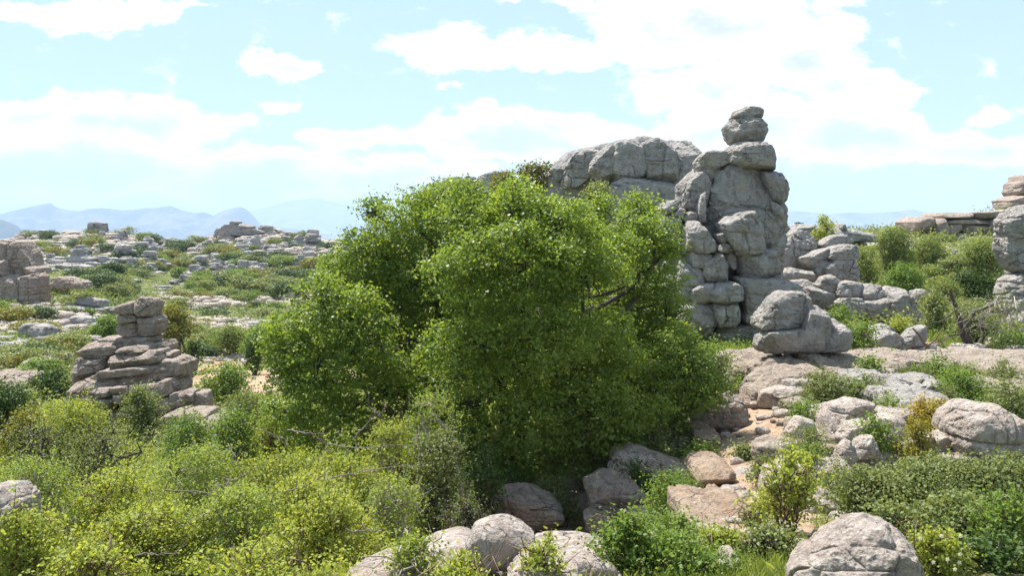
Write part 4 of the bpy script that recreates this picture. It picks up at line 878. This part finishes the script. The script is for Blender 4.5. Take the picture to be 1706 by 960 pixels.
for pts, Y in (((670,480, 830,490, 960,510, 1100,540), 10), ((1165,235, 1260,250, 1330,290, 1440,310, 1600,300, 1700,295), 11.5), ((1060,235, 1120,260, 1170,300), 11.5), ((1430,280, 1490,210, 1540,160), 11.8),
               ((1140,490, 1250,460, 1310,420, 1340,390), 10.2), ((1310,440, 1480,400, 1590,385, 1740,382), 10.8), ((870,470, 950,440, 1000,415), 10.2), ((1400,650, 1490,645, 1560,640), 8.7), 
               ((550,745, 640,740, 720,740), 8), ((190,665, 250,650, 300,610), 8.4), ((400,740, 440,790, 480,840), 7.9), ((1520,580, 1600,545, 1650,530), 9.4), ((930,290, 950,340, 945,380), 11.2)):
    q = np.array([P(*c5(pts[k], pts[k + 1])[0], Y + rb_.uniform(-.15, .15)) for k in range(0, len(pts), 2)]); n_ = (len(q) - 1) * 5 + 1
    t = np.linspace(0, len(q) - 1, n_); q = np.stack([np.interp(t, np.arange(len(q)), q[:, k]) for k in range(3)], 1) + rb_.normal(size=(n_, 3)) * .008
    bare = [(q, np.linspace(.010, .003, n_))]
    for k in range(3, n_ - 1, 3):
        bare.append(limb(q[k], q[k] + (q[-1] - q[0]) / np.linalg.norm(q[-1] - q[0]) * rb_.uniform(.05, .2) + rb_.normal(size=3) * .13 + (0, 0, .05), .005, .002, rb_, .35, 5))
    v, f = tubes(bare, 5); mesh('bare_branch', v, f, B['dead'], hb_)
S(690, 900, 45, 7.7, 'haw2', 'light hawthorn sprays in front of the pale bumpy rock')
S(770, 935, 45, 7.1, 'haw', 'few hawthorn leaves at the bottom edge below the egg shaped boulder', dens=.6)
S(905, 905, 20, 7.3, 'haw', 'little leafy shoot right of the egg shaped boulder', dens=.7)
S(35, 850, 45, 7.9, 'haw', 'hawthorn twig clump in front of the white rock at the left edge')
# left middle
S(715, 652, 62, 15.5, 'haw2', 'light green leafy shrub standing in front of the big tree', dens=1.0)
S(655, 690, 55, 14.5, 'haw', 'small light green shrub left of the leafy shrub before the tree')
S(735, 715, 60, 14.8, 'olive', 'dull green shrub in half shade at the left of the hollow')
S(190, 690, 90, 15.5, 'thorn', 'shrub with many thin black upright stems below the layered stack')
S(70, 700, 75, 17, 'thorn', 'dull thorny shrub with curved dead branches near the left edge')
S(310, 690, 55, 20, 'bright', 'low fresh green bush below the flat jointed rocks')
S(120, 668, 80, 22, 'haw', 'light green rounded bush left of the foot of the layered stack')
S(15, 640, 42, 27, 'oak', 'dark green holm oak bush at the left edge beside the broad slab')
S(55, 690, 60, 24, 'mustard', 'dull olive bush below the dark bush at the left edge')
S(240, 640, 34, 29, 'olive', 'grey green shrub in front of the base of the layered stack', spiky=.6)
S(85, 622, 38, 40, 'oak', 'dark spreading shrub left of the layered stack')
S(35, 560, 70, 60, 'bright', 'wide light green bush on the slope at the left edge')
S(135, 600, 26, 42, 'thorn', 'twiggy dark shrub close against the left flank of the layered stack')
S(375, 610, 42, 37, 'bright', 'tall fresh green shrub right of the layered stack', n=14, dens=1.1)
S(410, 655, 45, 28, 'pale', 'bright yellow green bush between the layered stack and the tree')
S(455, 680, 45, 24, 'haw', 'bright yellow green bush at the left foot of the big tree')
S(390, 690, 45, 23, 'bright', 'small fresh green bush on the slope below the tall fresh green shrub')
S(290, 505, 36, 62, 'mustard', 'large olive green bush directly right of the head of the layered stack', n=14)
S(175, 530, 32, 60, 'bright', 'light green bush just left of the head of the layered stack')
S(130, 520, 26, 75, 'oak', 'dark round bush left of the light green bush by the stack')
S(95, 473, 32, 92, 'mustard', 'yellowish bush right of the foot of the left cliff')
S(140, 490, 34, 85, 'olive', 'dull green bush right of the yellowish bush')
S(50, 518, 26, 80, 'olive', 'dull bush on the pink slope below the left cliff')
S(185, 440, 34, 140, 'oak', 'largest dark green thicket in the middle of the far hillside')
S(322, 572, 12, 52, 'oak', 'small upright dark green bush right of the layered stack')
S(425, 562, 18, 50, 'oak', 'small dark bush on the ochre soil left of the tree')
S(440, 540, 40, 58, 'bright', 'light green bush against the left edge of the big tree')
S(385, 545, 36, 62, 'pale', 'pale green bush on the slope left of the big tree')
# around the tree
S(890, 262, 42, 60, 'mustard', 'olive toned bush peeking above the top of the big tree')
S(992, 290, 27, 44, 'olive', 'small round grey green bush growing against the massif')
S(840, 285, 28, 70, 'mustard', 'small dull bush beside the jagged crag above the tree')
S(1085, 690, 55, 19.5, 'olive', 'grey green undergrowth bush below the right side of the big tree')
S(1010, 720, 45, 19, 'olive', 'dark undergrowth bush in the shade of the big tree')
S(905, 742, 34, 24, 'haw', 'small sunlit bush seen under the big tree')
S(800, 760, 45, 16.5, 'oak', 'dark shaded bush left of centre in the hollow')  # dark and dim hollow bushes from here are added to deepen the tree's shadow
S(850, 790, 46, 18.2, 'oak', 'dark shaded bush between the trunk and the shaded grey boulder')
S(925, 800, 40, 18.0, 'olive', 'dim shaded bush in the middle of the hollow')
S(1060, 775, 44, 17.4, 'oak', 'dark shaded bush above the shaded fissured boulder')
S(770, 830, 40, 13.5, 'thorn', 'dark twiggy bush beside the shaded boulders in the hollow')
S(1120, 790, 45, 14.2, 'bright', 'small green bush between the shaded ledge and the dirt path')
S(1190, 560, 26, 24.5, 'bright', 'sprig of bright leaves in front of the foot of the tower')
# bottom centre and right
S(1045, 868, 42, 8.4, 'bright', 'upright dark and bright green bush at the bottom centre', spiky=.6, dens=1.1)
S(1125, 866, 62, 10.4, 'bright', 'leafy green bush at the lower edge of the dirt path', dens=1.1)
S(1120, 900, 95, 8.3, 'bright', 'low leafy green bush along the bottom edge right of centre', dens=1.1)
S(1205, 905, 42, 9.2, 'haw', 'pale green bush at the bottom right of the dirt path')
S(1285, 880, 55, 9.0, 'olive', 'dull green bush beneath the sapling', dens=.8)
S(1560, 770, 130, 11.0, 'olive', 'large dense grey green bush at the lower right', n=40, dens=1.35, depth=.8)
S(1440, 784, 62, 11.3, 'olive', 'rounded grey green bush at the left of the large dense bush', n=22, dens=1.3)
S(1670, 768, 85, 10.8, 'olive', 'grey green bush at the right edge beside the large dense bush', n=26, dens=1.3)
S(1610, 835, 95, 9.4, 'olive', 'dense shaded front of bushes behind the white flowers', n=26, dens=1.2)
S(1500, 850, 60, 9.8, 'olive', 'grey green bush just behind the large bottom boulder', n=20, dens=1.2)
S(1680, 822, 50, 8.9, 'bright', 'yellow green leafy bush near the lower right edge')
S(1645, 905, 75, 8.2, 'oak', 'dark green leafy bush in the bottom right corner')
fb = S(1560, 888, 52, 8.0, 'haw', 'light green bush with small white flowers by the bottom boulder')
r_ = np.random.RandomState(4); fv = []; ff = []; k0 = 0
for k in range(9):
    q = P(1560 + r_.uniform(-42, 42), 905 + r_.uniform(-12, 45), 7.65 + r_.uniform(-.1, .1)); n5 = 5
    for a in range(5):
        an = a * 1.2566 + k; d = np.array([math.cos(an), -.3, math.sin(an)]); e = np.array([-math.sin(an), 0, math.cos(an)])
        fv += [q, q + d * .012 + e * .008, q + d * .022, q + d * .012 - e * .008]; ff.append([k0, k0 + 1, k0 + 2, k0 + 3]); k0 += 4
mesh('flowers', np.array(fv), np.array(ff), L['petal'], fb, smooth=False)
S(1310, 765, 48, 10.6, 'sparse', 'slender sapling with sparse leaves beside the pale boulders', 'sapling', dens=1.0, spiky=.8, hspan=.8, cat='sapling')
S(1285, 812, 16, 11.5, 'haw', 'thin pale shrub at the right side of the dirt path')
S(1345, 716, 40, 15.5, 'pale', 'low light green bush right of the upper path')
S(1270, 760, 22, 14.5, 'pale', 'small leafy bush at the bend of the dirt path')
S(1380, 615, 45, 20.5, 'olive', 'soft green bush in front of the big sloping slab')
S(1345, 675, 35, 19, 'bright', 'low green bush left of the lone pitted boulder')
S(1455, 628, 30, 20.5, 'pale', 'light green bush between the grey humped slabs')
S(1545, 665, 42, 17.5, 'ruddy', 'green bush with orange tips left of the big weathered boulder')
S(1480, 660, 22, 18, 'bright', 'little green bush beside the layered flat slab')
S(1600, 620, 55, 22, 'bright', 'wide green ground shrub below the long flat slab')
S(1680, 640, 48, 18.5, 'olive', 'grey green shrub right of and behind the big weathered boulder')
S(1530, 615, 40, 24, 'pale', 'pale green ground shrub below the flat pale slabs')
S(1650, 665, 40, 19, 'bright', 'green shrub at the right edge above the big weathered boulder')
S(1395, 515, 26, 29.5, 'bright', 'bright green bush leaning on the right side of the split boulder', dens=1.2)
S(1435, 545, 24, 28.6, 'bright', 'bright green bush between the split boulder and the small cracked boulder', dens=1.2)
S(1495, 530, 22, 31, 'sparse', 'wispy tall weeds behind the small cracked boulder', 'weeds', cat='weeds')
S(1490, 380, 46, 56, 'pale', 'tallest airy light green bush behind the boulder row')
S(1445, 415, 26, 52, 'pale', 'light green bush at the left end of the bushes behind the boulder row')
S(1505, 438, 36, 46, 'bright', 'fresh green bush in the middle behind the boulder row')
S(1545, 395, 40, 62, 'pale', 'pale green bush right of the tallest airy bush')
S(1600, 425, 42, 58, 'olive', 'dull green bush below the far right ledge')
S(1640, 400, 46, 52, 'pale', 'large light green bush left of the right edge pillar')
S(1620, 450, 38, 46, 'oak', 'dark based bush in front of the large light green bush')
S(1570, 470, 36, 44, 'pale', 'pale bush in the dip behind the dead branches')
S(1555, 492, 34, 36, 'olive', 'dark hollow bush left of the dead branches')
S(1375, 360, 24, 66, 'sparse', 'thin upright bush on the outcrop right of the tower')
S(1330, 372, 8, 80, 'oak', 'tiny round bush on the skyline right of the tower')
S(1620, 505, 45, 33, 'olive', 'dense low bush beside the twisted trunk at the right')
S(1690, 560, 40, 31, 'bright', 'green shrub at the foot of the right edge pillar')
for px, top, hw, Y, kd, lb in ((1450, 600, 22, 24.4, 'bright', 'small leafy clump on the front edge of the big slab'), (1490, 590, 26, 27.2, 'pale', 'small pale clump between the flat slabs, left one'), (1560, 598, 24, 24.4, 'bright', 'small green clump at the joint between the two flat pale slabs'),
      (1610, 604, 26, 24.2, 'pale', 'small pale clump on the front of the long flat slab'), (1668, 606, 30, 24.0, 'olive', 'grey green clump on the front of the long flat slab, nearest the right edge'), (1425, 640, 22, 20.6, 'bright', 'green tuft below the grey humped slab'),
      (1580, 645, 30, 20, 'pale', 'pale clump right of the layered flat slab'), (1455, 700, 24, 16.2, 'bright', 'small green bush among the brown cluster boulders'), (1530, 700, 30, 15.6, 'ruddy', 'orange tinged low bush between the cluster and the big weathered boulder'),
      (1395, 770, 30, 13.0, 'pale', 'pale leafy clump right of the pale boulders'), (1370, 640, 26, 21.4, 'pale', 'light clump in front of the sloping slab, beside the soft green bush'), (1350, 745, 26, 14.2, 'bright', 'green clump left of the narrow brown rock'),
      (1318, 735, 20, 16.2, 'pale', 'light tuft on the right edge of the upper path'), (1240, 745, 16, 17.5, 'olive', 'dull tuft at the step of the dirt path'), (1165, 745, 26, 18.2, 'bright', 'bright grassy tuft left of the path head'), (1258, 850, 18, 11.2, 'pale', 'pale tuft on the near part of the dirt path')):
    S(px, top, hw, Y, kd, lb)
# thorny tree with blackened stems, right
th = thing('thorn_tree', P(1625, 590, 31), 'half dead thorn tree with blackened forked stem at the right', 'tree')
rk = np.random.RandomState(9); tps = []
def pxl(pts, Y, r0, r1):
    q = np.array([P(a, b, Y + c) for a, b, c in pts]); t = np.linspace(0, 1, len(q) * 3 - 2); s = np.linspace(0, 1, len(q))
    q2 = np.stack([np.interp(t, s, q[:, k]) for k in range(3)], 1); return q2 + rk.normal(size=q2.shape) * .015, np.linspace(r0, r1, len(q2))
tps.append(pxl([(1622, 590, 0), (1605, 560, 0), (1598, 530, .1), (1590, 505, .2), (1583, 484, .2)], 31, .13, .05))
tps.append(pxl([(1622, 585, 0), (1614, 560, -.3), (1612, 540, -.4), (1625, 520, -.5), (1660, 505, -.4)], 31, .10, .03))
tps.append(pxl([(1625, 585, 0), (1640, 560, .2), (1632, 535, .3), (1650, 520, .4), (1680, 520, .5)], 31, .09, .03))
tps.append(pxl([(1604, 556, 0), (1580, 560, -.3), (1555, 575, -.6)], 31, .04, .015))
tps.append(pxl([(1590, 520, 0), (1570, 535, -.2), (1550, 540, -.3), (1530, 546, -.3)], 31, .03, .01))
v, f = tubes(tps, 7); mesh('trunk', v, f, B['dark'], th)
lob = []
for k in range(18): q = P(rk.uniform(1600, 1700), rk.uniform(508, 560), 31 + rk.uniform(-1, 1)); lob.append((*q, rk.uniform(.22, .42)))
p, nn, ss, ti, cs = lobes_to_leaves(lob, rk, 9, 9, .14, .06, flat=.4); v, f = leaf_quads(p, ss, nn, rk); mesh('crown', v, f, L['olive'], th, smooth=False, attrs={'tint': ('FACE', ti)})
tw = [limb(tb_[0][-1], np.array(l_[:3]), .025, .006, rk, .25, 6) for l_ in lob for tb_ in (tps[rk.randint(1, 3)],)] + [limb(np.array(l_[:3]), np.array(l_[:3]) + unit(rk, 1, .1)[0] * .6, .012, .004, rk, .3, 5) for l_ in lob for _ in range(4)]
v, f = tubes(tw, 4); mesh('twigs', v, f, B['grey'], th)
db = [pxl([(1548, 582, 0), (1535, 565, 0), (1522, 548, .1)], 28.6, .045, .03), pxl([(1540, 582, 0), (1558, 566, -.1), (1568, 550, -.1)], 28.6, .035, .015), pxl([(1555, 590, 0), (1560, 575, .1), (1580, 560, .2)], 28.6, .03, .01), pxl([(1562, 566, 0), (1582, 585, -.1)], 28.6, .02, .008)]
v, f = tubes(db, 6); tag(mesh('dead_branch', v, f, B['brown'], loc=P(1548, 584, 28.6)), 'broken dead branch leaning on the dark pitted rock', 'dead branch')

# ---- hillside shrub prototypes, copied
def proto_shrub(seed, kind, nl=9, q=420):
    r = np.random.RandomState(seed); lob = [(0, 0, .45, .5)]
    for k in range(nl): th_ = r.uniform(0, 6.28); d = r.uniform(.25, .62); lob.append((math.cos(th_) * d, math.sin(th_) * d, r.uniform(.2, .68), r.uniform(.24, .42)))
    p, nn, ss, ti, cs = lobes_to_leaves(lob, r, 42, 7, .075, .085, up=.4, drop=.7); ok = p[:, 2] > -.05
    v, f = leaf_quads(p[ok], ss[ok], nn[ok], r)
    o = mesh('shrub', v, f, L[kind], loc=(0, 0, 0), smooth=False, attrs={'tint': ('FACE', ti[ok])}); o['category'] = 'shrub'; return o
PS = [proto_shrub(40 + k, kd) for k, kd in enumerate(('oak', 'oak', 'olive', 'olive', 'bright', 'pale', 'mustard', 'pale'))]
TONE = ['dark green', 'dark green', 'grey green', 'grey green', 'fresh green', 'light green', 'olive', 'light green']
used = set()
SZ = [  # region, count, size range m, kinds, place words
 (45, 300, 386, 440, 52, (2.4, 6.5), (2, 3, 0, 6, 0, 5, 1), 'on the left half of the far hillside'),
 (310, 590, 382, 445, 46, (2.4, 6), (2, 3, 5, 6, 0, 1), 'on the right half of the far hillside'),
 (300, 600, 440, 500, 56, (3, 7), (0, 1, 2, 3, 4, 5, 6), 'in the green dip below the far hillside'),
 (140, 330, 436, 500, 34, (3, 6), (0, 1, 2, 4, 6), 'on the slope between cliff and stack'),
 (290, 480, 495, 600, 32, (1.8, 4), (2, 3, 4, 5, 6, 0), 'on the slope between stack and tree'),
 (-60, 150, 500, 640, 24, (1.6, 3.6), (0, 2, 3, 4, 5, 6), 'on the slope below the left cliff'),
 (1300, 1440, 390, 470, 10, (.8, 1.8), (2, 3, 5), 'on the rise right of the tower'),
 (1430, 1706, 398, 480, 20, (1.4, 2.8), (3, 4, 5, 7, 2), 'on the slope below the far right ledge'),
 (1520, 1740, 345, 372, 7, (.7, 1.5), (3, 4, 2), 'on the grassy top at the far right')]
for (a, b, c, d, n_, sz, kinds, place) in SZ:
    done = 0; tries = 0
    while done < n_ and tries < n_ * 20:
        tries += 1; px = rr2.uniform(a, b); py = rr2.uniform(c, d); Y = hit(px, py)
        if Y is None: continue
        if 110 < px < 350 and 495 < py and Y < 50: continue
        i = int(rr2.choice(kinds)); s = rr2.uniform(*sz) * .5; g = gz(px, Y); q = P(px, py, Y)
        lab = '%s %s shrub, %s, %s' % ('wide' if s > (sz[0] + sz[1]) * .25 else 'small', TONE[i], where(px, py, a, b, c, d), place)
        put(PS[i], i, loc=(q[0], Y, g - .08 * s), rz=rr2.uniform(0, 6.28), sc=(s * 1.15, s * 1.15, s * rr2.uniform(.65, 1.0)), label=lab, group='%s shrubs %s' % (TONE[i], place)); done += 1
for i, o in enumerate(PS):
    if i not in used: bpy.data.objects.remove(o)

# ---- grass, low leafy cover and loose stones (nobody could count them)
def soilmask(x, y): return np.maximum(paint(x, y, SOILP), paint(x, y, STONEP) * .6)
r_ = np.random.RandomState(21)
def scatter(n, px0, px1, Y0, Y1, pw=1.0):
    Y = Y0 * (Y1 / Y0) ** (r_.rand(n) ** pw); px = r_.uniform(px0, px1, n); x = (px - CX) / F * Y; return x, Y, px
x, y, px = scatter(190000, -60, 2150, 7.5, 75)
q = np.stack([x, y, x * 0], 1); m = (fbm(q / 1.6, 3) > -.05) & (soilmask(x, y) + r_.rand(len(x)) * .35 < .62) & ~((px > 690) & (px < 1140) & (y > 12) & (y < 24) & (r_.rand(len(x)) < .97))
x = x[m]; y = y[m]; z = ground(x, y); n_ = len(x); sc = np.clip(y / 16, .6, 3.5)
h = r_.uniform(.07, .24, n_) * np.clip(sc, .6, 1.6); w = r_.uniform(.005, .011, n_) * sc; an = r_.uniform(0, 6.28, n_); lx = r_.normal(size=n_) * .35 * h; ly = r_.normal(size=n_) * .35 * h
ca = np.cos(an) * w; sa = np.sin(an) * w
v = np.stack([np.stack([x - ca, y - sa, z - .02], 1), np.stack([x + ca, y + sa, z - .02], 1), np.stack([x + ca * .6 + lx * .5, y + sa * .6 + ly * .5, z + h * .6], 1), np.stack([x + lx, y + ly, z + h], 1)], 1).reshape(-1, 3)
o = mesh('grass', v, np.arange(4 * n_).reshape(n_, 4), L['grass'], smooth=False, attrs={'tint': ('FACE', r_.rand(n_))}); o['kind'] = 'stuff'; tag(o, 'green and dry grass growing between the rocks', 'grass')
def cover(n, px0, px1, Y0, Y1, kind, name, label, leaf, thr, hgt, lps=16):
    x, y, px = scatter(n, px0, px1, Y0, Y1); q = np.stack([x, y, x * 0 + 50], 1)
    m = (fbm(q / 2.2, 3) > thr) & ((soilmask(x, y) < .45 + .2 * r_.rand(len(x))) | (y > 100)) & ~((px > 680) & (px < 1150) & (y > 11.5) & (y < 25)); x = x[m]; y = y[m]
    z = ground(x, y); sc = np.clip(y / 14, .7, 5); c = np.stack([x, y, z + r_.rand(len(x)) * hgt], 1)
    p = (c[:, None, :] + r_.normal(size=(len(x), lps, 3)) * (.14, .14, .07) * sc[:, None, None]).reshape(-1, 3); s_ = leaf * np.repeat(sc, lps) * r_.uniform(.6, 1.3, len(p))
    v, f = leaf_quads(p, s_, unit(r_, len(p), 1.2), r_); o = mesh(name, v, f, L[kind], smooth=False, attrs={'tint': ('FACE', np.clip(np.repeat(r_.rand(len(x)) * .6, lps) + r_.rand(len(p)) * .4, 0, 1))})
    o['kind'] = 'stuff'; tag(o, label, 'ground cover')
cover(7000, 1050, 2100, 8, 36, 'bright', 'ground_cover', 'low fresh green leaves between the rocks on the right', .04, -.05, .22)
cover(4500, 1050, 2100, 8, 36, 'pale', 'ground_cover', 'pale yellow green low leaves between the rocks on the right', .035, .02, .25)
cover(6500, -60, 700, 8, 60, 'haw', 'ground_cover', 'pale yellow green low growth on the left slope', .038, -.1, .3)
cover(5000, -60, 640, 26, 120, 'olive', 'ground_cover', 'dull green scrub cover on the left slope', .05, -.05, .3)
cover(9000, 40, 600, 60, 235, 'oak', 'scrub', 'fine dull green scrub over the far hillside', .045, .08, .4, 12)
cover(9000, 40, 600, 60, 235, 'olive', 'scrub', 'fine light green scrub over the far hillside', .045, .08, .3, 12)
cover(4000, 1280, 1760, 36, 130, 'olive', 'scrub', 'fine light green scrub on the slope at the far right', .06, -.2, .4, 12)
# loose stones
u8, f8 = cubesphere(4); vs = []; fs = []; off = 0
x, y, px = scatter(1500, -60, 1780, 8, 60); xb, yb, _ = scatter(9000, -60, 600, 60, 235); x = np.append(x, xb); y = np.append(y, yb)
k_ = np.where(y > 60, soilmask(x, y) > .42 + .2 * r_.rand(len(x)), soilmask(x, y) + r_.rand(len(x)) * .4 > .5); x = x[k_]; y = y[k_]; z = ground(x, y)
for a, b, c in zip(x, y, z):
    s_ = r_.uniform(.03, .13) * (1 + b / 40) * (1.0 if b < 60 else 1.5); w = u8 * ((np.abs(u8) ** 3).sum(1) ** (-1 / 3))[:, None] * (s_ * r_.uniform(.7, 1.4), s_ * r_.uniform(.7, 1.4), s_ * r_.uniform(.4, .8))
    w = w * (1 + .25 * r_.normal(size=(1, 3))) + r_.normal(size=w.shape) * s_ * .05; vs.append(w + (a, b, c + s_ * .15)); fs.append(f8 + off); off += len(w)
o = mesh('loose_stones', np.concatenate(vs), np.concatenate(fs), M['near']); o['kind'] = 'stuff'; tag(o, 'loose pale stones and rubble scattered over the soil', 'stones')
print('leaves', NLEAF[0], 'outcrops+shrubs', len(bpy.data.objects))

# ------------------------------------------------------------------ haze: even air round the whole place
hz_m, T = newmat('haze_air')
pv = T.n('ShaderNodeVolumePrincipled', {'Color': (0.56, 0.72, 1.0, 1), 'Density': 0.00012, 'Anisotropy': 0.0})
T.n('ShaderNodeOutputMaterial', {'Volume': pv.outputs[0]})
hb = np.array([(a, b, c) for a in (-35500, 35500) for b in (-35500, 35500) for c in (-760, 800)], float)
o = mesh('haze', hb, np.array([(0, 1, 3, 2), (4, 6, 7, 5), (0, 4, 5, 1), (2, 3, 7, 6), (0, 2, 6, 4), (1, 5, 7, 3)]), hz_m, smooth=False); o['kind'] = 'stuff'
tag(o, 'pale blue haze over the distant mountains', 'haze')
for o in list(bpy.data.objects):
    if '_o' in o.keys(): del o['_o']
